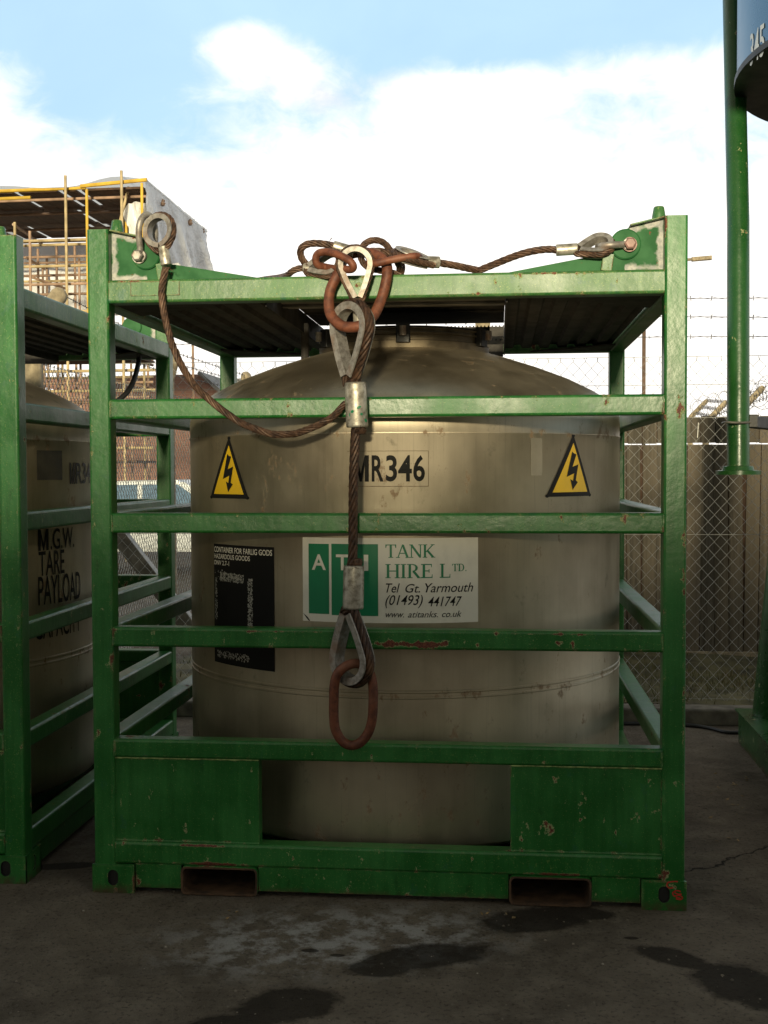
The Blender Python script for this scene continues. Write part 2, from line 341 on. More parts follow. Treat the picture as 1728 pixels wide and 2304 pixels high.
# ------------------------------------------------------------------ mesh builder
class MB:
    def __init__(s): s.v = []; s.f = []; s.m = []; s.sm = []
    def add(s, vs, fs, mi=0, smooth=False):
        o = len(s.v); s.v += [tuple(x) for x in vs]; s.f += [[o+i for i in f] for f in fs]; s.m += [mi]*len(fs); s.sm += [smooth]*len(fs)
    def box(s, x0, x1, y0, y1, z0, z1, mi=0):
        vs = [(x, y, z) for x in (x0, x1) for y in (y0, y1) for z in (z0, z1)]
        s.add(vs, [(0, 1, 3, 2), (4, 6, 7, 5), (0, 4, 5, 1), (2, 3, 7, 6), (0, 2, 6, 4), (1, 5, 7, 3)], mi)
    def section(s, p0, p1, w, h, r=.006, up=(0, 0, 1), mi=0, n=3, lat=None):
        """rolled hollow section: rounded rectangle w (sideways) x h (up), swept p0 to p1"""
        p0, p1 = Vector(p0), Vector(p1); d = (p1-p0).normalized(); up = Vector(up); sd_ = d.cross(up).normalized(); up = sd_.cross(d)
        pr = []
        for cx, cy, a0 in ((w/2-r, h/2-r, 0), (-w/2+r, h/2-r, pi/2), (-w/2+r, -h/2+r, pi), (w/2-r, -h/2+r, 1.5*pi)):
            for k in range(n+1):
                a = a0+pi/2*k/n; pr.append((cx+r*cos(a), cy+r*sin(a)))
        m = len(pr); vs = [p+sd_*a+up*b_ for p in (p0, p1) for a, b_ in pr]
        fs = [(i, (i+1) % m, m+(i+1) % m, m+i) for i in range(m)] + [tuple(range(m-1, -1, -1)), tuple(range(m, 2*m))]
        s.add(vs, fs, mi, True)
        for i in range(m):
            if i % (n+1) == n: s.sm[-len(fs)+i] = False
        s.sm[-1] = s.sm[-2] = False
    def sweep(s, path, prof, closed=False, nrm=None, mi=0, smooth=True, cap=True):
        """prof: list of (a, b) in the frame (outward normal, binormal)"""
        P = [Vector(p) for p in path]; n = len(P); m = len(prof); vs = []
        T = []
        for i in range(n):
            a = P[(i-1) % n] if (closed or i) else P[i]; b_ = P[(i+1) % n] if (closed or i < n-1) else P[i]
            T.append((b_-a).normalized())
        if nrm is None:
            t0 = T[0]; ref = Vector((0, 0, 1)) if abs(t0.z) < .8 else Vector((0, 1, 0)); u = t0.cross(ref).normalized()
            for i in range(n):
                u = (u - T[i]*u.dot(T[i])).normalized(); w_ = T[i].cross(u)
                vs += [P[i]+u*a+w_*b_ for a, b_ in prof]
        else:
            nn = Vector(nrm).normalized()
            for i in range(n):
                o = nn.cross(T[i]).normalized(); vs += [P[i]+o*a+nn*b_ for a, b_ in prof]
        fs = []
        for i in range(n if closed else n-1):
            j = (i+1) % n
            fs += [(i*m+k, i*m+(k+1) % m, j*m+(k+1) % m, j*m+k) for k in range(m)]
        if not closed and cap: fs += [tuple(range(m-1, -1, -1)), tuple((n-1)*m+k for k in range(m))]
        s.add(vs, fs, mi, smooth)
    def tube(s, path, r, seg=10, closed=False, mi=0):
        s.sweep(path, [(r*cos(2*pi*k/seg), r*sin(2*pi*k/seg)) for k in range(seg)], closed, None, mi)
    def lathe(s, prof, c, seg=64, mi=0, a0=0, a1=2*pi, axis='z', smooth=True):
        full = abs(a1-a0-2*pi) < 1e-6; n = seg if full else seg+1; vs = []
        for k in range(n):
            a = a0+(a1-a0)*k/seg
            for r, z in prof:
                q = (r*cos(a), r*sin(a), z)
                if axis == 'y': q = (r*cos(a), z, r*sin(a))
                if axis == 'x': q = (z, r*cos(a), r*sin(a))
                vs.append((c[0]+q[0], c[1]+q[1], c[2]+q[2]))
        m = len(prof)
        s.add(vs, [(k*m+i, ((k+1) % n)*m+i, ((k+1) % n)*m+i+1, k*m+i+1) for k in range(seg) for i in range(m-1)], mi, smooth)
    def prism(s, poly, y0, y1, mi=0, axis='y'):
        m = len(poly)
        def q(a, b_, t): return (a, t, b_) if axis == 'y' else ((t, a, b_) if axis == 'x' else (a, b_, t))
        vs = [q(a, b_, y0) for a, b_ in poly]+[q(a, b_, y1) for a, b_ in poly]
        s.add(vs, [tuple(range(m)), tuple(range(2*m-1, m-1, -1))]+[(i, m+i, m+(i+1) % m, (i+1) % m) for i in range(m)], mi)
    def rope(s, path, R, mi=0, lay=11.0, hand=1, seg=7, step=None):
        P = resample(path, step or R*.55); n = len(P); T = []
        for i in range(n): T.append((P[min(i+1, n-1)]-P[max(i-1, 0)]).normalized())
        ref = Vector((0, 0, 1)) if abs(T[0].z) < .8 else Vector((0, 1, 0)); u = T[0].cross(ref).normalized(); L_ = 0; F = []
        for i in range(n):
            u = (u-T[i]*u.dot(T[i])).normalized()
            if i: L_ += (P[i]-P[i-1]).length
            F.append((u.copy(), T[i].cross(u), L_))
        for k in range(6):
            q = []
            for i in range(n):
                a = 2*pi*k/6+hand*2*pi*F[i][2]/(lay*R); q.append(P[i]+(F[i][0]*cos(a)+F[i][1]*sin(a))*R*.64)
            s.tube(q, R*.37, seg, False, mi)
    def build(s, name, mats, parent=None, label=None, cat=None, group=None, kind=None, sharp=35, recalc=True):
        me = bpy.data.meshes.new(name); org = worg(parent)
        me.from_pydata([(a-org.x, b_-org.y, c-org.z) for a, b_, c in s.v], [], s.f)
        mats = mats if isinstance(mats, (list, tuple)) else [mats]
        for m_ in mats: me.materials.append(m_)
        for p, mi, sm in zip(me.polygons, s.m, s.sm): p.material_index = mi; p.use_smooth = sm
        if recalc:
            bm = bmesh.new(); bm.from_mesh(me); bmesh.ops.recalc_face_normals(bm, faces=bm.faces); bm.to_mesh(me); bm.free()
        if any(s.sm):
            me.set_sharp_from_angle(angle=radians(sharp)); me.polygons.foreach_set('use_smooth', s.sm)
        o = bpy.data.objects.new(name, me); COL.objects.link(o)
        if parent: o.parent = parent
        tag(o, label, cat, group, kind); return o
def worg(o):
    v = Vector((0, 0, 0))
    while o: v += o.location; o = o.parent
    return v
def tag(o, label=None, cat=None, group=None, kind=None):
    for k, x in (('label', label), ('category', cat), ('group', group), ('kind', kind)):
        if x: o[k] = x
    return o
def thing(name, loc, label, cat, group=None):
    o = bpy.data.objects.new(name, None); o.empty_display_size = .2; COL.objects.link(o); o.location = loc
    return tag(o, label, cat, group)
def catmull(P, n=10):
    P = [Vector(p) for p in P]; Q = [P[0]*2-P[1]]+P+[P[-1]*2-P[-2]]; out = []
    for i in range(1, len(Q)-2):
        a, b_, c, d = Q[i-1:i+3]
        for k in range(n):
            t = k/n; out.append(.5*((2*b_)+(c-a)*t+(2*a-5*b_+4*c-d)*t*t+(3*b_-a-3*c+d)*t**3))
    out.append(P[-1]); return out
def ccat(P, n=10):
    P = [Vector(p) for p in P]; m = len(P); out = []
    for i in range(m):
        a, b_, c, d = P[(i-1) % m], P[i], P[(i+1) % m], P[(i+2) % m]
        for k in range(n):
            t = k/n; out.append(.5*((2*b_)+(c-a)*t+(2*a-5*b_+4*c-d)*t*t+(3*b_-a-3*c+d)*t**3))
    return out
def resample(path, step):
    P = [Vector(p) for p in path]; out = [P[0]]; acc = 0
    for a, b_ in zip(P, P[1:]):
        l = (b_-a).length
        if l < 1e-9: continue
        while acc+l >= step:
            t = (step-acc)/l; a = a+(b_-a)*t; l = (b_-a).length; out.append(a); acc = 0
            if l < 1e-9: break
        acc += l
    out.append(P[-1]); return out

# ---- lettering bent round a cylinder
def text_mesh(body, size=1.0, bold=0.0, shear=0.0, spacing=1.0):
    cu = bpy.data.curves.new('lettering', 'FONT'); cu.body = body; cu.size = size; cu.offset = bold; cu.shear = shear; cu.space_character = spacing; cu.resolution_u = 4
    o = bpy.data.objects.new('lettering', cu); COL.objects.link(o); dg = bpy.context.evaluated_depsgraph_get()
    me = bpy.data.meshes.new_from_object(o.evaluated_get(dg)); bpy.data.objects.remove(o)
    vs = [v.co.copy() for v in me.vertices]; fs = [tuple(p.vertices) for p in me.polygons]; bpy.data.meshes.remove(me); return vs, fs
class Cyl:
    def __init__(s, cx, cy, R): s.cx, s.cy, s.R = cx, cy, R
    def __call__(s, th, z, off=0.0):
        a = radians(th); return (s.cx+(s.R+off)*sin(a), s.cy-(s.R+off)*cos(a), z)
    def rect(s, mb, t0, t1, z0, z1, off, mi=0, n=None, zb=None):
        n = n or max(2, int(abs(t1-t0)/1.5)); vs = []
        for i in range(n+1):
            for z in (z0, z1): vs.append(s(t0+(t1-t0)*i/n, z, off))
        mb.add(vs, [(2*i, 2*i+2, 2*i+3, 2*i+1) for i in range(n)], mi)
    def tri(s, mb, pa, pb, pc, off, mi=0, n=10):      # apex pa, base pb-pc
        vs = []; fs = []
        for j in range(n+1):
            f_ = j/n
            for i in range(n+1):
                g = i/n; l = (pa[0]+(pb[0]-pa[0])*f_, pa[1]+(pb[1]-pa[1])*f_); r = (pa[0]+(pc[0]-pa[0])*f_, pa[1]+(pc[1]-pa[1])*f_)
                vs.append(s(l[0]+(r[0]-l[0])*g, l[1]+(r[1]-l[1])*g, off))
        for j in range(n):
            for i in range(n): a = j*(n+1)+i; fs.append((a, a+1, a+n+2, a+n+1))
        mb.add(vs, fs, mi)
    def text(s, mb, body, t0, t1, z0, z1, off, mi=0, bold=0.0, shear=0.0, spacing=1.0, cap=True):
        vs, fs = text_mesh(body, 1.0, bold, shear, spacing)
        x0 = min(v.x for v in vs); x1 = max(v.x for v in vs); y0 = 0 if not cap else min(v.y for v in vs); y1 = max(v.y for v in vs)
        mb.add([s(t0+(t1-t0)*(v.x-x0)/(x1-x0), z0+(z1-z0)*(v.y-y0)/(y1-y0), off) for v in vs], fs, mi)
    def poly(s, mb, pts, off, mi=0): mb.add([s(a, b_, off) for a, b_ in pts], [tuple(range(len(pts)))], mi)

TH, TK = .075, .155
SER = .055
def seg_(a, b_, w_):
    dx, dy = b_[0]-a[0], b_[1]-a[1]; l = sqrt(dx*dx+dy*dy); nx, ny = -dy/l*w_/2, dx/l*w_/2
    return [(a[0]+nx, a[1]+ny), (a[0]-nx, a[1]-ny), (b_[0]-nx, b_[1]-ny), (b_[0]+nx, b_[1]+ny)]
def vst(x, w_, y0=0, y1=1): return [(x-w_/2, y0), (x+w_/2, y0), (x+w_/2, y1), (x-w_/2, y1)]
def srf(x, y, w_=.34): return [(x-w_/2, y), (x+w_/2, y), (x+w_/2, y+SER), (x-w_/2, y+SER)]
def bowl(x0, y0, y1, rx):
    q = []; cy, ry = (y0+y1)/2, (y1-y0)/2
    for k in range(10):
        a, b_ = -pi/2+pi*k/10, -pi/2+pi*(k+1)/10
        wa, wb = TH+(TK-TH)*max(0, cos(a)), TH+(TK-TH)*max(0, cos(b_))
        q.append([(x0+rx*cos(a), cy+ry*sin(a)), (x0+rx*cos(b_), cy+ry*sin(b_)), (x0+(rx-wb)*cos(b_), cy+(ry-TH)*sin(b_)), (x0+(rx-wa)*cos(a), cy+(ry-TH)*sin(a))])
    return q
SERIF = {
 'T': (.80, [vst(.40, TK), [(.02, .93), (.78, .93), (.78, 1), (.02, 1)], [(.02, .74), (.07, .74), (.12, .93), (.02, .93)], [(.73, .74), (.78, .74), (.78, .93), (.68, .93)], srf(.40, 0)]),
 'A': (.90, [seg_((.10, 0), (.44, 1), TH), seg_((.44, .97), (.78, 0), TK), [(.22, .30), (.62, .30), (.62, .37), (.22, .37)], srf(.10, 0, .28), srf(.78, 0, .32)]),
 'N': (.92, [vst(.15, TH), vst(.78, TH), seg_((.14, .97), (.77, .03), TK), srf(.14, 0, .28), srf(.12, 1-SER, .26), srf(.78, 1-SER, .28)]),
 'K': (.90, [vst(.18, TK), seg_((.24, .42), (.74, .97), TH), seg_((.36, .52), (.76, .03), TK), srf(.18, 0, .32), srf(.18, 1-SER, .32), srf(.76, 0, .30), srf(.72, 1-SER, .28)]),
 'H': (.94, [vst(.18, TK), vst(.76, TK), [(.18, .47), (.76, .47), (.76, .54), (.18, .54)]]+[srf(x, y, .33) for x in (.18, .76) for y in (0, 1-SER)]),
 'I': (.42, [vst(.20, TK), srf(.20, 0), srf(.20, 1-SER)]),
 'R': (.88, [vst(.18, TK), srf(.18, 0), [(.0, 1-SER), (.4, 1-SER), (.4, 1), (.0, 1)], seg_((.40, .50), (.74, .03), TK), srf(.76, 0, .22)]+bowl(.36, .46, 1, .32)),
 'E': (.78, [vst(.18, TK), [(.0, .93), (.68, .93), (.68, 1), (.0, 1)], [(.0, 0), (.72, 0), (.72, .07), (.0, .07)], [(.2, .47), (.52, .47), (.52, .54), (.2, .54)], [(.62, .93), (.68, .93), (.68, .76), (.65, .76)], [(.66, .07), (.72, .07), (.72, .26), (.69, .26)], [(.48, .38), (.53, .38), (.53, .63), (.48, .63)]]),
 'L': (.78, [vst(.18, TK), srf(.18, 1-SER), [(.0, 0), (.72, 0), (.72, .07), (.0, .07)], [(.66, .07), (.72, .07), (.72, .28), (.69, .28)]]),
 'D': (.90, [vst(.18, TK), [(.0, .93), (.38, .93), (.38, 1), (.0, 1)], [(.0, 0), (.38, 0), (.38, .07), (.0, .07)]]+bowl(.36, 0, 1, .44)),
 '.': (.24, [[(.06, 0), (.20, 0), (.20, .13), (.06, .13)]])}
def serif_word(cyl, mb, word, t0, t1, z0, z1, off, mi):
    tot = sum(SERIF[c][0] for c in word); x = 0; k = (t1-t0)/tot
    for j, c in enumerate(word):
        w_, qs = SERIF[c]
        for i, q in enumerate(qs): cyl.poly(mb, [(t0+(x+a)*k, z0+b_*(z1-z0)) for a, b_ in q], off+.00012*i, mi)
        x += w_

# ================================================================== THE SETTING
g = MB(); g.add([(-250, -120, 0), (250, -120, 0), (250, 600, 0), (-250, 600, 0)], [(0, 1, 2, 3)]); g.build('ground', M_GROUND, kind='structure')
k = MB(); k.section((-1.0, 3.20, .05), (12, 3.20, .05), .16, .11, .015); k.build('kerb', M_KERB, kind='structure')
v = MB(); n_ = 46
for i in range(n_+1):
    for j in range(17):
        x = -1.0+13*i/n_; y = 3.28+2.02*j/16
        z = .10+.035*sin(x*2.1+y)*sin(y*3.3)*(1 if 0 < j else 0)+random.uniform(-.012, .012)
        v.v.append((x, y, max(.06, z)))
v.f = [(i*17+j, (i+1)*17+j, (i+1)*17+j+1, i*17+j+1) for i in range(n_) for j in range(16)]; v.m = [0]*len(v.f); v.sm = [True]*len(v.f)
v.build('verge', M_VERGE, kind='structure')
gb = MB()
for i in range(5200):
    x = random.uniform(1.8, 5.2) if random.random() < .85 else random.uniform(-1, 1.8); y = random.uniform(3.3, 5.2)
    if sin(x*3.1)+sin(y*4.2+x) < -.5 and random.random() < .7: continue
    h = random.uniform(.02, .075); a = random.uniform(0, pi); dx, dy = cos(a)*.005, sin(a)*.005; lx, ly = random.uniform(-.04, .04), random.uniform(-.04, .04)
    gb.add([(x-dx, y-dy, .08), (x+dx, y+dy, .08), (x+lx, y+ly, .10+h)], [(0, 1, 2)])
gb.build('grass', M_GRASS, label='dry tufts of grass growing on the verge behind the wire fence', cat='grass', kind='stuff', recalc=False)
# loose grit and stones on the yard
st = MB()
def stone(x, y, r, z=0):
    ph = random.uniform(0, 6); vs = []
    for q in range(5): vs.append((x+r*cos(ph+q*1.257)*random.uniform(.7, 1.2), y+r*sin(ph+q*1.257)*random.uniform(.7, 1.2), z))
    for q in range(5): vs.append((x+.6*r*cos(ph+q*1.257), y+.6*r*sin(ph+q*1.257), z+r*random.uniform(.35, .6)))
    st.add(vs, [(q, (q+1) % 5, 5+(q+1) % 5, 5+q) for q in range(5)]+[(5, 6, 7, 8, 9)], random.choice((0,)*11+(1,)))
for i in range(900): stone(random.uniform(-.8, 3.0), random.uniform(-1.3, .1), random.choice((.0015, .002, .0025, .003, .004, .006)))
for i in range(300): stone(random.uniform(-.4, 3.4), random.uniform(.1, 3.0), random.choice((.003, .005, .008)))
st.build('grit', [simple('grit_stone', (.13, .11, .085), .9, 0, .5, 40), simple('pale_grit', (.24, .21, .17), .9, 0, .4, 40)], label='loose grit and small stones scattered over the concrete yard', cat='grit', kind='stuff')

lf = MB(); rl = random.Random(9)
for i in range(34):
    c_ = gr(rl.uniform(1590, 1690), rl.uniform(1740, 1900)) if i < 20 else gr(rl.choice((525, 270, 1155, 1080))+rl.uniform(-22, 22), rl.choice((2055, 2022, 2065))+rl.uniform(-6, 6)); a_ = rl.uniform(0, 6.3); l_ = rl.uniform(.008, .02); ca, sa = cos(a_), sin(a_); w_ = l_*.4
    if rl.random() < .35 and i >= 20: continue
    lf.add([(c_.x-l_*ca, c_.y-l_*sa, .002), (c_.x-w_*sa, c_.y+w_*ca, .006), (c_.x+l_*ca, c_.y+l_*sa, .003+rl.uniform(0, .006)), (c_.x+w_*sa, c_.y-w_*ca, .001), (c_.x, c_.y, .0075)], [(0, 1, 4), (1, 2, 4), (2, 3, 4), (3, 0, 4)])
lf.build('leaf_litter', simple('dry_leaf', (.24, .16, .07), .7, 0, .4, 30), label='dry brown leaf scraps lying on the concrete yard', cat='leaves', kind='stuff', recalc=False)
cb_ = MB(); cb_.tube(catmull([gr(1400, 1632), gr(1500, 1634), gr(1560, 1637), gr(1600, 1643), gr(1640, 1652), gr(1700, 1650)], 8), .011, 8)
for v_ in range(len(cb_.v)): cb_.v[v_] = (cb_.v[v_][0], min(cb_.v[v_][1], 3.11), cb_.v[v_][2]+.012)
cb_.build('cable', M_BLACK, label='black cable lying along the foot of the kerb on the right', cat='cable')

# ------------------------------------------------------------------ chain link fences
def chain(mb, A, B, z0, z1, px=.078, pz=.086, r=.0015, seed=0, lines=(), lr=.0018):
    A, B = Vector(A), Vector(B); d = (B-A); Ln = d.length; d.normalize(); nn = Vector((-d.y, d.x, 0)); rnd = random.Random(seed)
    n = int(Ln/(px/2)); m = int((z1-z0)/(pz/2))
    for i in range(n):
        q = []
        for j in range(m+1):
            s_ = (i+.5)*px/2+(px/4+.0006)*(1 if (j+i) % 2 else -1)
            q.append(A+d*s_+nn*(.0025 if (j % 2) else -.0025)+Vector((0, 0, z0+j*pz/2+rnd.uniform(-.001, .001))))
        # knuckled ends
        q.append(q[-1]+Vector((rnd.uniform(-.01, .01), 0, .022)))
        mb.tube(q, r, 4)
    for z in lines: mb.tube([A+Vector((0, 0, z))+nn*.005, (A+B)/2+Vector((0, 0, z-.004))+nn*.005, B+Vector((0, 0, z))+nn*.005], lr, 5)
def barbed(mb, pts, seed=1, r=.0020, step=.13, bl=.016):
    rnd = random.Random(seed); P = resample(pts, step)
    mb.tube(resample(pts, .25), r, 4); mb.tube([p+Vector((0, 0, .003*(-1)**i)) for i, p in enumerate(resample(pts, .045))], r*.8, 4)
    for p in P[1:-1]:
        for q in range(3):
            dv = Vector((rnd.uniform(-.4, .4), rnd.uniform(-.6, .6), rnd.choice((-1, 1)))).normalized()*bl; mb.tube([p-dv, p+dv], r*.7, 4)
def crank_post(name, base, ztop, lean, parent, w=.11, h=.13, seedr=0, arm=.42):
    """concrete fence post with a cranked, round-ended arm"""
    mb = MB(); b_ = Vector(base); l = Vector(lean).normalized()
    elbow = b_+Vector((0, 0, ztop)); tip = elbow+(l*.7071+Vector((0, 0, .7071)))*arm
    P = [b_, elbow-Vector((0, 0, .04)), elbow+Vector((0, 0, .0))+l*.02, tip-(tip-elbow).normalized()*.05, tip-(tip-elbow).normalized()*.015, tip]
    sc_ = [1.1, .95, .92, .80, .62, .25]
    side = Vector((-l.y, l.x, 0)); vs = []; seg = 12
    for i, p in enumerate(P):
        a = P[max(0, i-1)]; c = P[min(len(P)-1, i+1)]; t_ = (c-a).normalized(); o = side.cross(t_).normalized()
        for q in range(seg):
            an = 2*pi*q/seg; ca, sa = cos(an), sin(an); pw = lambda x: math.copysign(abs(x)**.55, x)
            vs.append(p+side*pw(ca)*w/2*sc_[i]+o*pw(sa)*h/2*sc_[i])
    fs = [(i*seg+q, i*seg+(q+1) % seg, (i+1)*seg+(q+1) % seg, (i+1)*seg+q) for i in range(len(P)-1) for q in range(seg)]+[tuple(range((len(P)-1)*seg, len(P)*seg)), tuple(range(seg-1, -1, -1))]
    mb.add(vs, fs, 0, True)
    mb.build(name, M_CONC, parent, sharp=50); return elbow, tip

FY = 3.39
cf = thing('chain_link_fence', (1.2, FY, .1), 'galvanised chain link fence behind the steel tanks, topped by three barbed wires', 'fence')
mb = MB(); chain(mb, (-1.15, FY, 0), (4.6, FY, 0), .10, 2.33, lines=(.12, 2.32, 2.14, 1.18, 1.93)); mb.build('wire_mesh', M_MESH, cf, recalc=False)
for z, sg in ((2.445, -.01), (2.575, -.02), (2.69, -.012)):
    mb = MB(); barbed(mb, [(-1.15, FY, z), (1.2, FY, z+sg), (2.472, FY, z), (3.4, FY, z+sg), (4.6, FY, z)], int(z*100)); mb.build('barbed_wire', M_BARB, cf, recalc=False)
mb = MB(); mb.section((4.6, FY+.02, 0), (4.6, FY+.02, 2.74), .05, .05, .005, up=(0, 1, 0)); mb.build('steel_stake', M_CONC, cf)

df = thing('boundary_fence', (-1.25, 3.43, 0), 'chain link fence on concrete posts running away behind the left tank', 'fence')
dp = [(at(73, 800, 3.43).x, 3.43), (at(374, 820, 6.9).x, 6.9), (at(572, 820, 9.9).x, 9.9)]
mb = MB()
for (xa, ya), (xb, yb) in zip(dp, dp[1:]): chain(mb, (xa, ya, 0), (xb, yb, 0), .05, 2.35, .075, .08, .0026, 5, (.1, 1.2, 2.34))
mb.build('wire_mesh', M_MESH, df, recalc=False)
tips = []
for (x, y), zt, ln in zip(dp, (2.56, 2.50, 2.52), ((1, -.25, 0), (.75, -1, 0), (-.3, -1, 0))): tips.append(crank_post('concrete_post', (x, y, 0), zt, ln, df, .10 if y < 4 else .14, .14, arm=.36))
for f_ in (.15, .55, .9):
    mb = MB(); barbed(mb, [e+(t_-e)*f_ for e, t_ in tips], int(f_*90), .003, .14); mb.build('barbed_wire', M_BARB, df, recalc=False)

# ------------------------------------------------------------------ wooden fence
wf = thing('wooden_fence', (4.0, 5.30, .1), 'tall brown close boarded timber fence beyond the wire fence on the right', 'fence')
mb = MB(); x = 1.3; tones = []
while x < 7.5:
    w_ = .114+random.uniform(-.004, .004); tl = random.uniform(-.012, .012); z1 = 2.02+random.uniform(-.008, .008); dy = random.uniform(-.006, .006)
    zt = 1.795
    # feather edged board, thin on the left, thick on the right, overlapping the next; a sawn joint near the top
    for za, zb in ((.13, zt-random.uniform(0, .004)), (zt+random.choice((.003, .007, .012, .015)), z1)):
        vs = [(x, 5.292+dy, za), (x+w_-.009, 5.278+dy, za), (x+w_-.009, 5.306+dy, za), (x, 5.306+dy, za)]; vs += [(a+tl*(zb-za), b_, zb) for a, b_, _ in vs]
        mb.add(vs, [(0, 1, 5, 4), (1, 2, 6, 5), (2, 3, 7, 6), (3, 0, 4, 7), (4, 5, 6, 7), (3, 2, 1, 0)]); tones.append(random.choice((0, 0, .15, .35, .6)))
    x += w_
o = mb.build('board_panel', M_WOOD, wf); at_ = o.data.attributes.new('tone', 'FLOAT', 'POINT')
for i, vv in enumerate(o.data.vertices): at_.data[i].value = tones[i//8]
sk = at(1449, 738, 5.6); mb = MB(); mb.section((sk.x, 5.6, 0), sk, .028, .028, .003, up=(0, 1, 0)); mb.build('steel_stake', simple('rusty_angle_iron', (.16, .10, .07), .7, .2, .3, 10), wf)
mb = MB(); mb.box(1.3, 7.5, 5.3145, 5.3165, .13, zt-.002); mb.box(1.3, 7.5, 5.3145, 5.3165, zt+.013, 2.0); mb.build('seam_shade_sheet', M_BOARD, wf)  # dark sheet added behind the gaps to stand for the seam shadows
for z in (.35, 1.15, 1.72):
    mb = MB(); mb.section((1.3, 5.343, z), (7.5, 5.343, z), .05, .09, .004); mb.build('back_rail', M_WOOD, wf)
mb = MB(); mb.section((1.3, 5.30, .06), (7.5, 5.30, .06), .05, .15, .004); mb.build('gravel_board', M_CONC, wf)
mb = MB(); mb.section(at(1569, 985, 5.25), at(1571.5, 951, 5.25), .009, .012, .002, up=(0, 1, 0)); mb.build('bracket', S_WHITE, wf)

# ------------------------------------------------------------------ far security fence (cranked concrete posts)
sf = thing('security_fence', (6.0, 19, 0), 'far fence of cranked concrete posts and barbed wire beyond the wooden fence', 'fence')
tl = []
for (u, v_, Yp) in ((1588, 949, 19), (1553, 938, 24), (1662, 925, 15.5)):
    p = at(u, v_, Yp); tl.append((crank_post('concrete_post', (p.x, p.y, 0), p.z, (1, -.15, 0), sf, .13, .13, arm=.56), Yp))
tl.sort(key=lambda a: -a[1])
for f_ in (.25, .6, .95):
    pts = [e+(t_-e)*f_ for (e, t_), _ in tl]; pts.append(pts[-1]+(pts[-1]-pts[-2])*1.2)
    mb = MB(); barbed(mb, pts, int(f_*70), .005, .25, .04); mb.build('barbed_wire', M_BARB, sf, recalc=False)
mb = MB(); rc = []                                                       # loose coil of wire
e0 = tl[0][0][0]; e1 = tl[-1][0][0]; e1 = e1+(e1-tl[1][0][0])*.8
for i in range(300):
    f_ = i/300; a = i*.26; p = e0+(e1-e0)*f_; rr = .22+.04*sin(i*.37); rc.append(p+Vector((cos(a)*rr*.8+.1, 0, sin(a)*rr+.16)))
mb.tube(rc, .0045, 4); mb.build('wire_coil', M_BARB, sf, recalc=False)

# ------------------------------------------------------------------ street lamp (mast hidden behind the frame post)
p = at(1530, 586, 25); q = at(1599, 581, 25)
sl = thing('street_lamp', (p.x, 25, 0), 'distant street lamp arm sticking out behind the right corner post', 'street lamp')
mb = MB(); mb.lathe([(.09, 0), (.09, 1.2), (.06, 1.25), (.045, p.z-.05), (.045, p.z+.02), (0, p.z+.03)], (p.x, 25, 0), 12); mb.build('mast', M_CONC, sl)
mb = MB(); mb.tube([p, (q.x-.25, 25, q.z)], .035, 8); mb.build('arm', M_CONC, sl)
mb = MB(); mb.section((q.x-.45, 25, q.z-.02), (q.x+.02, 25, q.z+.01), .14, .10, .03); mb.build('lamp_head', M_CONC, sl)

# ------------------------------------------------------------------ scaffolding
SY0, SY1 = 16.0, 20.2; sx1 = -4.70
sc_ = thing('scaffolding', (-9, 18, 0), 'scaffolding with a boarded temporary roof and white sheeting behind the left tank', 'scaffolding')
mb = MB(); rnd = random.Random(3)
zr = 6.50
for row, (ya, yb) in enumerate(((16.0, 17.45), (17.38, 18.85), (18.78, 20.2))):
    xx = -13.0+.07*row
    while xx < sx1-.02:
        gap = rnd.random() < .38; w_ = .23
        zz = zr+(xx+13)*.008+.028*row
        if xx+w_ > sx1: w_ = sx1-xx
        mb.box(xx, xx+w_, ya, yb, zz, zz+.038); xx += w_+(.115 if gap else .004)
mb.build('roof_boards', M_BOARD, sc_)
def tb(name, a, b_, r=.026, m=None): q = MB(); q.tube([a, b_], r, 8); return q.build(name, m or M_SCAF, sc_)
for yy in (16.3, 17.4, 18.8, 20.0): tb('roof_tube', (-13, yy, zr-.05), (sx1+.05, yy, zr-.05+.05), .026, M_SCAF2)
tb('edge_tube', (-13, 15.97, 6.53), (-5.72, 15.97, 6.60), .03, M_SCAFY); tb('edge_tube', (-5.8, 15.93, 6.62), (sx1+.1, 15.93, 6.70), .035, M_SCAFY)
tb('edge_tube', (-9.2, 15.9, 6.40), (-6.7, 15.9, 6.44), .03, M_SCAFY)
# roof sheet, sagging over the boards
mb = MB(); nx = 40
for i in range(nx+1):
    x = -13+(sx1+13.1)*i/nx
    for j in range(7):
        y = 15.9+4.4*j/6; mb.v.append((x, y, zr+.09+(x+13)*.006+.035*sin(x*2.3)+(.10*math.exp(-((x+5.2)/.5)**2) if j < 3 else 0)+rnd.uniform(0, .01)))
mb.f = [(i*7+j, (i+1)*7+j, (i+1)*7+j+1, i*7+j+1) for i in range(nx) for j in range(6)]; mb.m = [0]*len(mb.f); mb.sm = [True]*len(mb.f)
mb.build('roof_sheet', M_RSHEET, sc_, recalc=False)
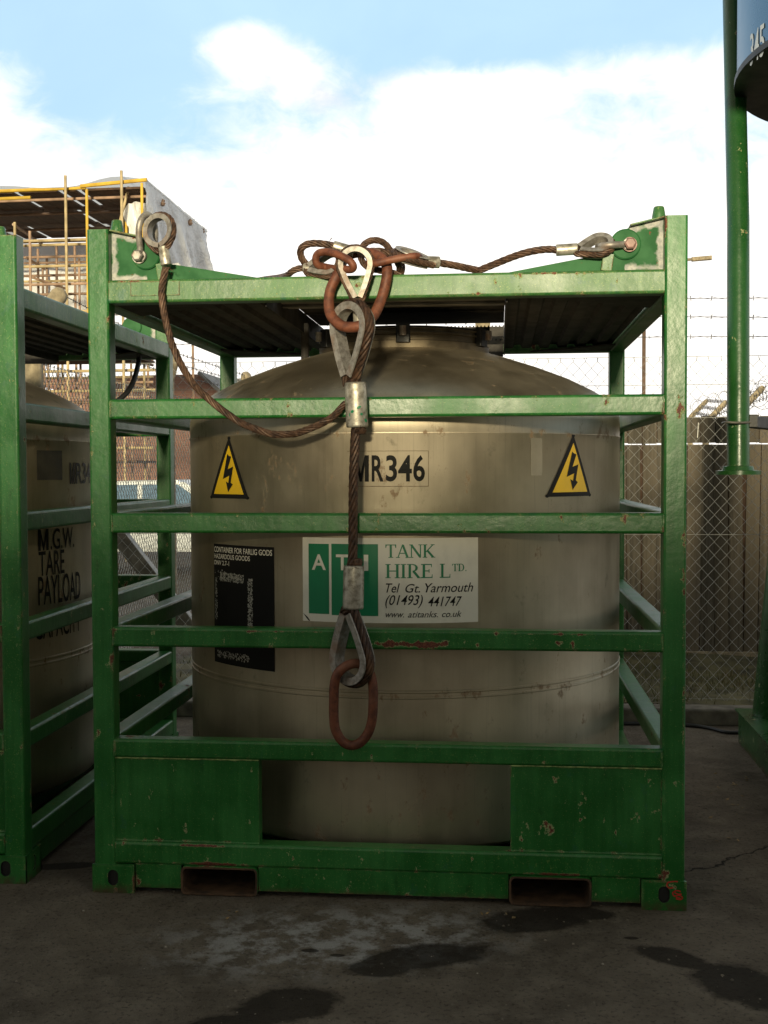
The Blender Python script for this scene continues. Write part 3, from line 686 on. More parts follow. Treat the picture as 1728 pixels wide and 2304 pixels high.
# side sheet, wrinkled
mb = MB(); ny, nz = 34, 22
for i in range(ny+1):
    y = 15.95+4.35*i/ny
    for j in range(nz+1):
        f_ = j/nz; zb = 5.35+.50*(i/ny)+.03*sin(i*.9); z = 6.72-(6.72-zb)*f_
        xx = sx1+.06+.10*sin(y*3.1+z*1.3)*f_+.06*sin(y*7+z*5)*f_+rnd.uniform(-.012, .012)
        mb.v.append((xx, y, z))
mb.f = [(i*(nz+1)+j, (i+1)*(nz+1)+j, (i+1)*(nz+1)+j+1, i*(nz+1)+j+1) for i in range(ny) for j in range(nz)]; mb.m = [0]*len(mb.f); mb.sm = [True]*len(mb.f)
mb.build('side_sheet', M_SHEET, sc_, recalc=False)
mb = MB()                                                        # sheet tucked round the near corner
for i in range(9):
    for j in range(15): mb.v.append((sx1+.05-.36*i/8-(.06*sin(j*.5) if i == 8 else 0), 16.10+.08*sin(i*1.1+j*.4), 6.35-.85*j/14))
mb.f = [(i*15+j, (i+1)*15+j, (i+1)*15+j+1, i*15+j+1) for i in range(8) for j in range(14)]; mb.m = [0]*len(mb.f); mb.sm = [True]*len(mb.f)
mb.build('corner_sheet', M_SHEET, sc_, recalc=False)
mb = MB()                                                        # back wall sheet
for i in range(31):
    for j in range(9):
        mb.v.append((-10.6+6.0*i/30, 20.15+.07*sin(i*1.3)+.05*sin(j*1.7+i), 6.45-1.55*j/8+.03*sin(i)))
mb.f = [(i*9+j, (i+1)*9+j, (i+1)*9+j+1, i*9+j+1) for i in range(30) for j in range(8)]; mb.m = [0]*len(mb.f); mb.sm = [True]*len(mb.f)
mb.build('back_sheet', M_SHEET, sc_, recalc=False)
S = lambda u, v_, Y=16.0: at(u, v_, Y)
for u, vt, vb, m, Y in ((147, 395, None, M_SCAF, 15.85), (273, 384, None, M_SCAF, 15.85), (195, 425, 705, M_SCAFY, 16.0), (33, 500, None, M_SCAF, 16.0), (67, 520, None, M_SCAF2, 16.0),
                        (85, 560, None, M_SCAF2, 18), (105, 580, None, M_SCAF2, 20), (127, 552, None, M_SCAF2, 18.6), (168, 552, None, M_SCAF2, 18.6), (218, 552, None, M_SCAF2, 19), (240, 552, None, M_SCAF2, 20), (319, 412, 600, M_SCAFY, 15.95), (283, 410, 600, M_SCAFY, 17.2), (330, 560, None, M_SCAF2, 19.6), (432, 580, None, M_SCAF2, 20.1), (10, 560, None, M_SCAF2, 18), (-60, 430, None, M_SCAF, 16)):
    a = S(u, vt, Y); tb('standard', (a.x, Y, 0 if vb is None else at(u, vb, Y).z), (a.x, Y, a.z), .026, m)
for v_, Y, xr, m in ((541, 16, 205, M_SCAF), (548, 16.5, 330, M_SCAF), (575, 18, 330, M_SCAF2), (597, 16, 300, M_SCAF), (617, 18, 330, M_SCAF2), (638, 16, 300, M_SCAF2), (660, 18, 330, M_SCAF2),
                     (700, 16, 330, M_SCAF), (740, 18, 350, M_SCAF2), (768, 16, 345, M_SCAF), (800, 16, 340, M_SCAF), (815, 18, 345, M_SCAF2), (835, 16, 350, M_SCAF), (862, 18, 345, M_SCAF2), (880, 16, 350, M_SCAF), (905, 17, 350, M_SCAF2), (950, 16, 345, M_SCAF), (1010, 16, 345, M_SCAF)):
    a = S(xr, v_, Y); tb('ledger', (-12.5, Y, a.z), (a.x, Y, a.z+.02), .026, m)
for i, u in enumerate((48, 96, 138, 178, 230, 292, 322)):
    Y_ = (17.2, 19.4, 18.1)[i % 3]; a = S(u, 560+(i*37) % 90, Y_); tb('standard', (a.x, Y_, 0), (a.x, Y_, a.z), .024, M_SCAF2 if i % 2 else M_SCAF)
for i, v_ in enumerate((586, 628, 788, 848, 893, 975)):
    Y_ = (19.6, 17.6, 18.8)[i % 3]; a = S(345, v_, Y_); tb('ledger', (-12.5, Y_, a.z), (a.x, Y_, a.z), .024, M_SCAF if i % 2 else M_SCAF2)
for v_ in (536, 582): a = S(330, v_, 19); b_ = S(443 if v_ == 536 else 438, v_, 20); tb('transom', a, b_, .03, M_SCAF2)
tb('brace', S(262, 530, 16.2), S(290, 420, 16.2), .026, M_SCAF); tb('brace', S(30, 505, 16), S(95, 550, 19), .026, M_SCAF2)
for a, b_ in (((60, 580), (100, 605)), ((60, 620), (150, 650)), ((200, 590), (330, 660)), ((255, 800), (345, 822)), ((255, 855), (345, 875))): tb('brace', S(*a, 17), S(*b_, 17.5), .024, M_SCAF2)
# boarded lift lower down
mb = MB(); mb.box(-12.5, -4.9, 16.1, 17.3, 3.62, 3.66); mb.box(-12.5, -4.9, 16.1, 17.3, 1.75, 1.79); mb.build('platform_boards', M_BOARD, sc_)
for (u, v_, Y) in ((363, 458, 17), (425, 502, 18.9), (453, 521, 20)):
    a = S(u, v_, Y); mb = MB(); mb.lathe([(.0, -.05), (.06, -.04), (.08, 0), (.05, .05), (0, .06)], a, 8); mb.section(a+Vector((-.06, 0, -.08)), a+Vector((.05, 0, .07)), .05, .05, .01); mb.build('coupler', M_SCAF2, sc_)

# ------------------------------------------------------------------ brick houses
bh = thing('brick_building', (-9, 30, 0), 'red brick building with a gable end behind the scaffolding', 'building')
pk = at(447, 842, 30); ev = at(520, 905, 30)
mb = MB(); gx0 = 2*pk.x-ev.x*1.0-3.5
mb.prism([(gx0, 0), (ev.x, 0), (ev.x, ev.z), (pk.x, pk.z), (pk.x-6, pk.z-.05), (gx0, pk.z-.4)], 30, 38); mb.build('wall', M_BRICK, bh)
mb = MB()
a, b_ = Vector((pk.x, 0, pk.z)), Vector((ev.x, 0, ev.z)); dd = (b_-a).normalized(); nn = Vector((-dd.z, 0, dd.x))*-1
if nn.z < 0: nn = -nn
qv = [a-dd*.0, b_+dd*.4]; vs = [(p_.x+nn.x*t_, y, p_.z+nn.z*t_+.01) for y in (29.8, 38.2) for p_ in qv for t_ in (0, .09)]
mb.add(vs, [(0, 1, 3, 2), (4, 6, 7, 5), (0, 4, 5, 1), (2, 3, 7, 6), (0, 2, 6, 4), (1, 5, 7, 3)]); mb.build('roof', M_SLATE, bh)
for wx in (-13.2,):
    f_ = MB(); f_.box(wx-.5, wx+.5, 29.93, 30.0, 1.0, 2.3); fr = f_.build('window', simple('white_window_frame', (.55, .55, .52), .5), bh); f_ = MB(); f_.box(wx-.42, wx+.42, 29.91, 29.925, 1.08, 2.22); f_.build('pane', M_GLASS, fr)
h2 = thing('slate_roofed_house', (-6, 44, 0), 'house with a grey slate roof beyond the red brick gable', 'house')
ra = at(440, 842, 44); rb = at(540, 852, 44)
mb = MB(); mb.box(ra.x-3, rb.x+1.5, 41.6, 48, 0, ra.z-1.9); mb.build('wall', M_BRICK, h2)
mb = MB(); mb.add([(ra.x-3.2, 44.6, ra.z), (rb.x+1.7, 44.6, rb.z), (rb.x+1.7, 41.2, ra.z-2.2), (ra.x-3.2, 41.2, ra.z-2.2), (rb.x+1.7, 48.3, ra.z-2.2), (ra.x-3.2, 48.3, ra.z-2.2)], [(0, 1, 2, 3), (0, 5, 4, 1), (3, 2, 4, 5), (0, 3, 5), (1, 4, 2)]); mb.build('roof', M_SLATE, h2)

# ------------------------------------------------------------------ parked car seen through the frames
cx0 = -4.1; cy0 = 14.2
car = thing('parked_car', (cx0, cy0, 0), 'white car parked beyond the fence, glimpsed left of the steel tank', 'car')
mb = MB(); prof = [(-2.1, .35), (-2.12, .75), (-1.7, .92), (-1.15, .98), (-.55, 1.44), (.75, 1.46), (1.45, 1.0), (2.0, .92), (2.12, .7), (2.1, .35)]
mb.prism([(cx0+a, b_) for a, b_ in prof], cy0-.85, cy0+.85); bd = mb.build('body', M_WHITEP, car)
bm = bmesh.new(); bm.from_mesh(bd.data); bmesh.ops.bevel(bm, geom=bm.edges[:], offset=.06, segments=2, affect='EDGES'); bm.to_mesh(bd.data); bm.free()
for pl in ([(-1.0, 1.0), (-.5, 1.38), (.08, 1.39), (.08, 1.0)], [(.16, 1.0), (.16, 1.39), (.72, 1.39), (1.25, 1.02)]):
    mb = MB(); mb.prism([(cx0+a, b_) for a, b_ in pl], cy0-.865, cy0-.845); mb.build('side_window', M_GLASS, car)
for sx in (-1.3, 1.3):
    for sy in (-.78, .78):
        mb = MB(); mb.lathe([(0, -.10), (.22, -.10), (.31, -.09), (.33, -.06), (.33, .06), (.31, .09), (.2, .10), (0, .10)], (cx0+sx, cy0+sy, .33), 24, axis='y'); wh = mb.build('wheel', M_TYRE, car)
        mb = MB(); mb.lathe([(0, -.115), (.18, -.11), (.2, -.10)], (cx0+sx, cy0+sy, .33), 16, axis='y'); mb.build('rim', M_GALV, wh)
for sz in (-2.08, 2.08): mb = MB(); mb.box(cx0+sz-.05, cx0+sz+.05, cy0-.8, cy0-.5, .62, .76); mb.build('headlight', M_GLASS, car)
# leaning galvanised beam behind the fence
bmn = MB(); a, b_ = at(262, 1196, 4.4), at(436, 1422, 4.4)
bmn.section(a+(a-b_)*.15, b_+(b_-a)*.55, .12, .10, .006, up=(0, 1, 0)); bmn.build('steel_beam', M_DGALV, label='grey steel beam leaning behind the fence between the two tanks', cat='steel beam')

# ------------------------------------------------------------------ unseen building added behind the camera: keeps the sun off the lower half
WY = -14.0; WH = 1.72+14.0*math.tan(SUN_EL)
wh_ = thing('shade_building', (0, WY-8, 0), 'unseen low brown building added behind the photographer to block the sun', 'shade_building')
mb = MB(); mb.box(-45, 40, WY-16, WY, 0, WH-.12); mb.build('wall', M_CLAD, wh_)  # wall kept pale to throw fill light on the tank
mb = MB(); mb.box(-45.1, 40.1, WY-16.1, WY+.06, WH-.12, WH); mb.build('roof', M_DGALV, wh_)
for dx in (-12, 0, 12): mb = MB(); mb.box(dx-2, dx+2, WY, WY+.05, 0, 2.5); mb.build('door', M_DGALV, wh_)

# ================================================================== THE TANK CONTAINERS
W_, D_, H_, PW = 2.2, 2.164, 2.5, .081
LV = ((1.794, 1.868), (1.3665, 1.441), (.937, 1.0106), (.515, .586))
def hole_plate(mb, cx, cz, w_, h, y, hw, hh, depth, mi=0, mh=1, n=32, axis='y', zc=None):
    """casting face with an oblong hole"""
    zc = cz if zc is None else zc; ring = []; out = []
    for k_ in range(n):
        a = 2*pi*(k_+.5)/n; ca, sa = cos(a), sin(a)
        r = hw; x_ = r*ca; z_ = r*sa+(hh-hw)*(1 if sa > 0 else -1); ring.append((cx+x_, zc+z_))
        t_ = min((w_/2)/abs(ca), 1e9); x2 = ca*t_; z2 = sa*t_
        s1 = ((cz+h/2)-zc if sa > 0 else zc-(cz-h/2))
        if abs(z2) > s1: t_ = s1/abs(sa); x2 = ca*t_; z2 = sa*t_
        out.append((cx+x2, zc+z2))
    q = (lambda a, b_, t_: (a, t_, b_)) if axis == 'y' else (lambda a, b_, t_: (t_, a, b_))
    vs = [q(a, b_, y) for a, b_ in ring]+[q(a, b_, y) for a, b_ in out]
    fs = [(k_, (k_+1) % n, n+(k_+1) % n, n+k_) for k_ in range(n)]
    # corner fill
    mb.add(vs, fs, mi)
    cs = [(cx+sx*w_/2, cz+sz*h/2) for sx in (1, -1) for sz in (1, -1)]
    for c in cs:
        d_ = sorted(range(n), key=lambda i: (out[i][0]-c[0])**2+(out[i][1]-c[1])**2)[:2]
        mb.add([q(*c, y), q(*out[d_[0]], y), q(*out[d_[1]], y)], [(0, 1, 2)], mi)
    sg = depth; vs = [q(a, b_, y) for a, b_ in ring]+[q(a, b_, y+sg) for a, b_ in ring]
    mb.add(vs, [(k_, (k_+1) % n, n+(k_+1) % n, n+k_) for k_ in range(n)]+[tuple(range(n, 2*n))], mh)

def container(name, ox, oy, label, group, m_post, main=True):
    """steel tank in its green lifting frame; ox, oy: front left outer corner"""
    root = thing(name, (ox+W_/2, oy+D_/2, 0), label, 'tank container', group)
    X = lambda a: ox+a
    Y = lambda a: oy+a
    pc = PW/2
    for px_ in (pc, W_-pc):
        for py_ in (pc, D_-pc):
            mb = MB(); mb.section((X(px_), Y(py_), .10), (X(px_), Y(py_), H_), PW, PW, .009, up=(0, 1, 0)); mb.build('corner_post', M_PAINT, root)
    for py_ in (.041, D_-.041):                                    # front and back rails
        fr = py_ < 1
        for i, (z0, z1) in enumerate(LV):
            mb = MB(); mb.section((X(PW), Y(py_), (z0+z1)/2), (X(W_-PW), Y(py_), (z0+z1)/2), .074, z1-z0, .010)
            yf = Y(.004) if fr else Y(D_-.004)
            for xe in (X(PW)+.001, X(W_-PW)-.001): mb.tube([(xe+random.uniform(-.0012, .0012), yf+random.uniform(-.0008, .0008), z0+.006+(z1-z0-.012)*q_/9) for q_ in range(10)], .0042, 6, mi=1)
            mb.build('rail', [M_PAINT, M_PAINT_OLD], root)
        mb = MB(); mb.section((X(PW), Y(py_), 2.269), (X(W_-PW), Y(py_), 2.269), .076, .086, .010); mb.build('top_rail', m_post, root)
        mb = MB(); mb.section((X(PW), Y(py_), .152), (X(W_-PW), Y(py_), .152), .078, .085, .010)
        yb = Y(py_)+(-.022 if fr else .022)
        for xa, xb in ((.158, .335), (.632, 1.565), (1.868, W_-.158)): mb.box(X(xa), X(xb), yb-.012 if fr else yb-.04, yb+.04 if fr else yb+.012, .020, .112)
        mb.build('bottom_rail', M_PAINT, root)
        for xa, xb in ((PW, .634), (1.573, W_-PW)):                # boxed lower panels
            ya, yb2 = (Y(.016), Y(.070)) if fr else (Y(D_-.070), Y(D_-.016))
            mb = MB(); mb.box(X(xa), X(xb), ya, yb2, .192, .518)
            if fr:
                pts = [(X(xa)+(xb-xa)*i/24, Y(.014), .514+random.uniform(-.0012, .0012)) for i in range(25)]; mb.tube(pts, .0035, 6, mi=1)
                pts = [(X(xa)+(xb-xa)*i/24, Y(.014), .197) for i in range(25)]; mb.tube(pts, .004, 6, mi=0)
            mb.build('lower_panel', [M_PAINT, M_WELD], root)
    for px_ in (pc, W_-pc):                                        # side rails
        for z0, z1 in LV:
            mb = MB(); mb.section((X(px_), Y(PW), (z0+z1)/2), (X(px_), Y(D_-PW), (z0+z1)/2), .074, z1-z0, .010); mb.build('side_rail', M_PAINT, root)
        mb = MB(); mb.section((X(px_), Y(PW), 2.269), (X(px_), Y(D_-PW), 2.269), .076, .086, .010); mb.build('top_rail', m_post, root)
        mb = MB(); mb.section((X(px_), Y(PW), .152), (X(px_), Y(D_-PW), .152), .078, .085, .010); mb.section((X(px_), Y(.16), .065), (X(px_), Y(D_-.16), .065), .05, .09, .006); mb.build('bottom_rail', M_PAINT, root)
    for sx in (0, 1):                                              # corner castings
        for sy in (0, 1):
            mb = MB(); cw = .155; ch_ = .106
            xa, xb = (X(-.006), X(cw)) if sx == 0 else (X(W_-cw), X(W_+.006)); ya, yb = (Y(-.008), Y(.150)) if sy == 0 else (Y(D_-.150), Y(D_+.008))
            mb.box(xa+.004, xb-.004, ya+.012, yb-.012, .001, ch_)
            fy = ya if sy == 0 else yb; s_ = 1 if sy == 0 else -1
            hole_plate(mb, (xa+xb)/2, ch_/2+.0005, xb-xa, ch_, fy, .020, .030, .011*s_, 0, 2, zc=ch_/2+.006)
            fx = xa if sx == 0 else xb; s2 = 1 if sx == 0 else -1
            hole_plate(mb, (ya+yb)/2, ch_/2+.0005, yb-ya-.001, ch_-.001, fx, .020, .030, .011*s2, 0, 2, axis='x', zc=ch_/2+.006)
            # rims closing the casting block
            mb.box(xa, xb, ya, ya+.013, ch_, ch_+.002); mb.box(xa, xb, yb-.013, yb, ch_, ch_+.002)
            for (x0, x1_, y0, y1) in ((xa, xa+.004, ya, yb), (xb-.004, xb, ya, yb)): mb.box(x0, x1_, ya+.0005, ya+.012, .0005, ch_-.0005); mb.box(x0, x1_, yb-.012, yb-.0005, .0005, ch_-.0005)
            mb.build('corner_casting', [M_PAINT, M_HOLE, M_BLACK], root)
    for xa, xb in ((.338, .630), (1.568, 1.866)):                  # fork pockets
        mb = MB(); pr = []; r = .018; cx_, cz_, w2, h2_ = (X(xa)+X(xb))/2, .057, (xb-xa)/2, .053
        for k_ in range(4):
            sx_, sz_ = ((1, 1), (-1, 1), (-1, -1), (1, -1))[k_]
            for j in range(5): a = k_*pi/2+pi/2*j/4; pr.append((cx_+sx_*(w2-r)+r*cos(a), cz_+sz_*(h2_-r)+r*sin(a)))
        t_ = .007; inn = [(cx_+(a-cx_)*(1-t_/w2), cz_+(b_-cz_)*(1-t_/h2_)) for a, b_ in pr]; m_ = len(pr)
        y0, y1 = Y(-.010), Y(D_+.010); vs = [(a, y, b_) for y in (y0, y1) for a, b_ in pr]+[(a, y, b_) for y in (y0, y1) for a, b_ in inn]
        for i in range(m_):
            j = (i+1) % m_
            mb.add([vs[i], vs[j], vs[m_+j], vs[m_+i]], [(0, 1, 2, 3)], 0, True); mb.add([vs[2*m_+i], vs[2*m_+j], vs[3*m_+j], vs[3*m_+i]], [(0, 1, 2, 3)], 1, True)
            mb.add([vs[i], vs[j], vs[2*m_+j], vs[2*m_+i]], [(0, 1, 2, 3)], 2); mb.add([vs[m_+i], vs[m_+j], vs[3*m_+j], vs[3*m_+i]], [(0, 1, 2, 3)], 2)
        mb.build('fork_pocket', [M_PAINT, M_HOLE, M_HOLE], root, recalc=False)
    # lifting pads at the corners
    for sx in (0, 1):
        for sy in (0, 1):
            fx = (lambda a: X(a)) if sx == 0 else (lambda a: X(W_-a)); y0, y1 = (Y(.044), Y(.066)) if sy == 0 else (Y(D_-.066), Y(D_-.044))
            cxb, czb = (.215, 2.408)
            top = [(.0805, 2.495), (.195, 2.470), (.232, 2.458), (.262, 2.432), (.272, 2.400), (.272, 2.378), (.34, 2.368), (.66, 2.3125)]
            mb = MB(); nu = 60; cols = []
            def ztop(a):
                for (a0, z0), (a1, z1) in zip(top, top[1:]):
                    if a0-1e-6 <= a <= a1+1e-6 and a1 > a0: return z0+(z1-z0)*(a-a0)/(a1-a0)
                return top[-1][1]
            xs = [.0805+(.272-.0805)*i/34 for i in range(35)]+[.272+(.66-.272)*i/12 for i in range(1, 13)]; nz = 28; vals = []
            for yy in (y0, y1):
                for a in xs:
                    zt = ztop(a)
                    for j in range(nz+1):
                        z = 2.3125+(zt-2.3125)*j/nz; mb.v.append((fx(a), yy, z))
                        ed = min(a-.0805, z-2.3125 if a < .22 else 1, (zt-z)*1.2 if a < .20 else 1)
                        vals.append(max(0, 1-abs(ed-.010)/.035) if a < .24 else 0)
            nn_ = len(xs)*(nz+1)
            fs = []
            for s_ in (0, nn_):
                for i in range(len(xs)-1):
                    for j in range(nz): a = s_+i*(nz+1)+j; fs.append((a, a+nz+1, a+nz+2, a+1))
            for i in range(len(xs)-1): a = i*(nz+1)+nz; fs.append((a, a+nz+1, nn_+a+nz+1, nn_+a))
            mb.f = fs; mb.m = [0]*len(fs); mb.sm = [False]*len(fs)
            pl = mb.build('lifting_pad', M_PRIMER, root); am = pl.data.attributes.new('primer', 'FLOAT', 'POINT')
            for i, x_ in enumerate(vals): am.data[i].value = x_
            mb = MB(); bc = (fx(cxb), 0, czb)
            mb.lathe([(0, y0-.012), (.020, y0-.012), (.050, y0-.012), (.055, y0-.008), (.055, y1+.008), (.050, y1+.012), (0, y1+.012)], bc, 32, axis='y')
            mb.build('boss_plate', M_PRIMER, pl)
            mb = MB(); mb.section((fx(.285), y0-.012, 2.312), (fx(.276), y0-.012, 2.372), .040, .030, .003, up=(0, 1, 0)); mb.build('gusset', M_PAINT_OLD, pl)
            mb = MB(); a, b_ = Vector((fx(.083), (y0+y1)/2, 2.499)), Vector((fx(.20), (y0+y1)/2, 2.473)); mb.section(a, b_, .084, .006, .002); mb.build('cap_strip', M_PAINT_OLD, pl)
            mb = MB(); mb.lathe([(.025, 2.470), (.0245, 2.512), (.019, 2.543), (.016, 2.547), (0, 2.547)], (fx(.093), Y(.075) if sy == 0 else Y(D_-.075), 0), 16)
            mb.build('locating_pin', M_PAINT_OLD, root)
    # roof plates
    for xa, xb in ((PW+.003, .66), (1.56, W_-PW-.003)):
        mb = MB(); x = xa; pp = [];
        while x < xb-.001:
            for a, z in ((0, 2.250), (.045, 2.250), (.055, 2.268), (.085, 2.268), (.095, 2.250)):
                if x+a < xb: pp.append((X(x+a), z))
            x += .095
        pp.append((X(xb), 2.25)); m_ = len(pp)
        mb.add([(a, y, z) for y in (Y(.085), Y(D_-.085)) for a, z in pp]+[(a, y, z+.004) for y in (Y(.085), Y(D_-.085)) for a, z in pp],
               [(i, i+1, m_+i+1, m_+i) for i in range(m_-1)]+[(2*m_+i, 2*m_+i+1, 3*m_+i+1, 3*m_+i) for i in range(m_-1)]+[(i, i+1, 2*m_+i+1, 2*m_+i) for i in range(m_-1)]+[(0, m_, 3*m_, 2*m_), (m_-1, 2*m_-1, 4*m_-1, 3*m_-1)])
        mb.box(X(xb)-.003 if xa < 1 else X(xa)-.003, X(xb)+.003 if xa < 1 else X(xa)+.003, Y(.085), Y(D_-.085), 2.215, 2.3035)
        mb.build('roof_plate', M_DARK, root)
    for sx in (0, 1):
        for sy in (0, 1):
            fx = (lambda a: X(a)) if sx == 0 else (lambda a: X(W_-a)); fy = (lambda a: Y(a)) if sy == 0 else (lambda a: Y(D_-a))
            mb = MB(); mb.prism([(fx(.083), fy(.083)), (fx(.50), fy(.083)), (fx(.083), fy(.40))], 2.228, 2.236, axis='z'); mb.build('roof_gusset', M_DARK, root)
    mb = MB(); mb.box(X(.664), X(1.556), Y(.30), Y(.55), 2.268, 2.272); mb.box(X(.664), X(1.556), Y(.56), Y(1.41), 2.304, 2.308, 1)
    mb.section((X(.664), Y(.20), 2.262), (X(1.556), Y(.20), 2.262), .03, .03, .004); mb.section((X(.664), Y(.42), 2.261), (X(1.556), Y(.42), 2.261), .02, .012, .002)
    for yy in (.7, .95): mb.section((X(.664), Y(yy), 2.300), (X(1.556), Y(yy), 2.300), .03, .006, .002, mi=1)
    mb.build('hatch_cover', [M_DGALV, M_DARK], root)
    # serrated walkway plank on the back rail
    mb = MB(); mb.box(X(.665), X(1.555), Y(2.03), Y(2.07), 2.205, 2.318); mb.build('shade_board', M_DARK, root)  # dark board added to stand for the back rail's shaded face
    mb = MB(); pts = [(X(.66), 2.313)]; x = .66
    while x < 1.56: pts += [(X(x), 2.370), (X(x+.012), 2.370), (X(x+.013), 2.377), (X(x+.019), 2.377)]; x += .02
    pts.append((X(1.56), 2.313)); 
    for i in range(0, len(pts)-2): pass
    lo = 2.313
    for (a0, z0), (a1, z1) in zip(pts[1:-1], pts[2:-1]):
        if a1-a0 > 1e-4: mb.add([(a0, y, z) for y in (Y(2.10), Y(2.125)) for z in (lo, z0)]+[(a1, y, z) for y in (Y(2.10), Y(2.125)) for z in (lo, z1)], [(0, 1, 5, 4), (2, 6, 7, 3), (1, 3, 7, 5), (0, 1, 3, 2), (4, 5, 7, 6)])
    mb.build('serrated_plank', M_DARK, root, recalc=False)
    mb = MB(); mb.section((X(1.445), Y(2.11), 2.316), (X(1.445), Y(2.11), 2.43), .08, .02, .002, up=(0, 1, 0)); mb.build('plank_bracket', M_CONC, root)
    mb = MB(); mb.box(X(1.42), X(1.556), Y(1.60), Y(1.605), 2.222, 2.262); mb.box(X(1.42), X(1.556), Y(1.606), Y(1.80), 2.256, 2.261)
    for i in range(6): mb.box(X(1.43+i*.021), X(1.437+i*.021), Y(1.5975), Y(1.5995), 2.240, 2.249, 1)
    mb.build('perforated_plank', [M_DGALV, M_BLACK], root)
    # -------- the tank
    cx, cy = X(1.1), Y(1.08); R = .968
    mb = MB()
    mb.lathe([(.55, .10), (.90, .13), (.955, .16), (R, .20), (R, .731), (R+.003, .734), (R+.003, .740), (R, .743), (R, .752), (R+.0035, .756), (R+.0035, .762), (R, .765), (R, 1.734), (R+.002, 1.738), (R+.002, 1.742), (R-.001, 1.746),
              (R, 1.80), (.962, 1.84), (.942, 1.875), (.908, 1.908), (.855, 1.942), (.75, 1.995), (.62, 2.046), (.47, 2.096), (.38, 2.122), (.0, 2.13)], (cx, cy, 0), 144)
    mb.lathe([(.385, 2.115), (.387, 2.15), (.380, 2.153), (.380, 2.175), (.388, 2.178), (.388, 2.186), (.380, 2.188), (.380, 2.196), (.390, 2.20), (.390, 2.204), (.380, 2.206)], (cx, cy, 0), 72, 1)
    tk = mb.build('tank', [M_STEEL, M_NECK], root, sharp=40)
    mb = MB(); mb.lathe([(0, 2.222), (.30, 2.219), (.375, 2.213), (.395, 2.211), (.395, 2.207), (.0, 2.206)], (cx, cy, 0), 72)
    for k_ in range(6):
        a = radians(-100+k_*60+14); mb.section((cx+.385*cos(a), cy+.385*sin(a), 2.14), (cx+.385*cos(a), cy+.385*sin(a), 2.218), .05, .06, .006, up=(-sin(a), cos(a), 0), mi=1)
        mb.lathe([(0, -.02), (.014, -.02), (.014, .02), (0, .02)], (cx+.43*cos(a), cy+.43*sin(a), 2.185), 10, 2)
    mb.build('manway_lid', [M_DARK, M_BLACK, M_GALV], tk)
    mb = MB(); vp = at(686, 770, oy+.95) if main else Vector((cx-.48, cy, 2.1)); mb.tube([(vp.x, vp.y, 2.02), (vp.x, vp.y, 2.258)], .018, 10); mb.build('vent_pipe', M_DARK, tk)
    C_ = Cyl(cx, cy, R)
    return root, tk, C_, X, Y
M_NECK = simple('shaded_brown_neck_steel', (.13, .105, .07), .5, .7, .4, 10)  # dark tone puts the shade on the neck into its colour
M_WELD = simple('scuffed_weld_bead', (.36, .46, .17), .5, 0, .5, 60)

box1, tank1, C1, X1, Y1 = container('tank_container', 0, 0, 'green framed steel tank container in the centre with the wire sling hung on its front', 'green tank containers', M_PAINT_OLD)

def warn(C_, tk, t0, t1, z0, z1):
    mb = MB(); q = lambda x, y: (t0+(t1-t0)*(x-525)/407, z1-(z1-z0)*(y-85)/555)
    C_.tri(mb, q(752, 78), q(522, 640), (q(935, 640)), .0015, 0)
    for a, b_ in ((q(756, 86), 0), (q(531, 636), 0), (q(926, 634), 0)): pass
    # rounded corners: small discs
    for (x, y) in ((752, 92), (534, 632), (923, 632)):
        c = q(x, y); rr = 15; C_.poly(mb, [(c[0]+(t1-t0)*rr/407*cos(k_*pi/8), c[1]+(z1-z0)*rr/555*sin(k_*pi/8)) for k_ in range(16)], .0014, 0)
    C_.tri(mb, q(752, 158), q(574, 601), q(892, 601), .0024, 1)
    C_.poly(mb, [q(*p_) for p_ in ((738, 235), (756, 252), (778, 260), (741, 374), (797, 350), (772, 495), (792, 512), (743, 582), (721, 483), (746, 500), (757, 432), (688, 464))], .0036, 0)
    mb.build('warning_sign', [S_BLACK, S_YEL], tk, recalc=False)
warn(C1, tank1, -51.1, -35.0, 1.487, 1.733); warn(C1, tank1, 39.3, 55.7, 1.492, 1.736)
mb = MB(); C1.rect(mb, -8.3, 10.0, 1.537, 1.539, .0008, 0); C1.rect(mb, -8.3, 10.0, 1.670, 1.6715, .0008, 0); C1.rect(mb, 9.9, 10.0, 1.539, 1.670, .0008, 0, 1)
for c_, ta_, tb_ in (('R', -2.7, -.05), ('3', .5, 2.95), ('4', 3.2, 6.25), ('6', 6.55, 9.15)): C1.text(mb, c_, ta_, tb_, 1.556, 1.655, .0022, 1, bold=.02)
for pl in ([(-7.0, 0), (-6.1, 0), (-6.1, 1), (-7.0, 1)], [(-4.25, 0), (-3.35, 0), (-3.35, 1), (-4.25, 1)], [(-6.1, 1), (-6.1, .62), (-5.45, 0), (-5.2, 0), (-5.2, .3)], [(-4.25, 1), (-4.25, .62), (-4.9, 0), (-5.2, 0), (-5.2, .3)]):
    C1.poly(mb, [(a, 1.556+.099*b_) for a, b_ in pl], .0022, 1); mb.build('number_sticker', [simple('grime_line', (.20, .14, .075), .7, 0, .5, 60, 0), S_INK], tank1, recalc=False)
mb = MB(); o1, o2 = .0026, .0036
C1.rect(mb, -19.25, 21.28, 1.021, 1.343, .0014, 0, 30); C1.rect(mb, -17.7, -12.7, 1.051, 1.319, o1, 1); C1.rect(mb, -12.1, -1.35, 1.048, 1.320, o1, 1)
C1.text(mb, 'A', -16.85, -13.4, 1.219, 1.279, o2, 0, bold=.02); C1.text(mb, 'T', -11.0, -8.0, 1.220, 1.280, o2, 0, bold=.02); C1.text(mb, 'I', -4.56, -3.55, 1.219, 1.280, o2, 0, bold=.02)
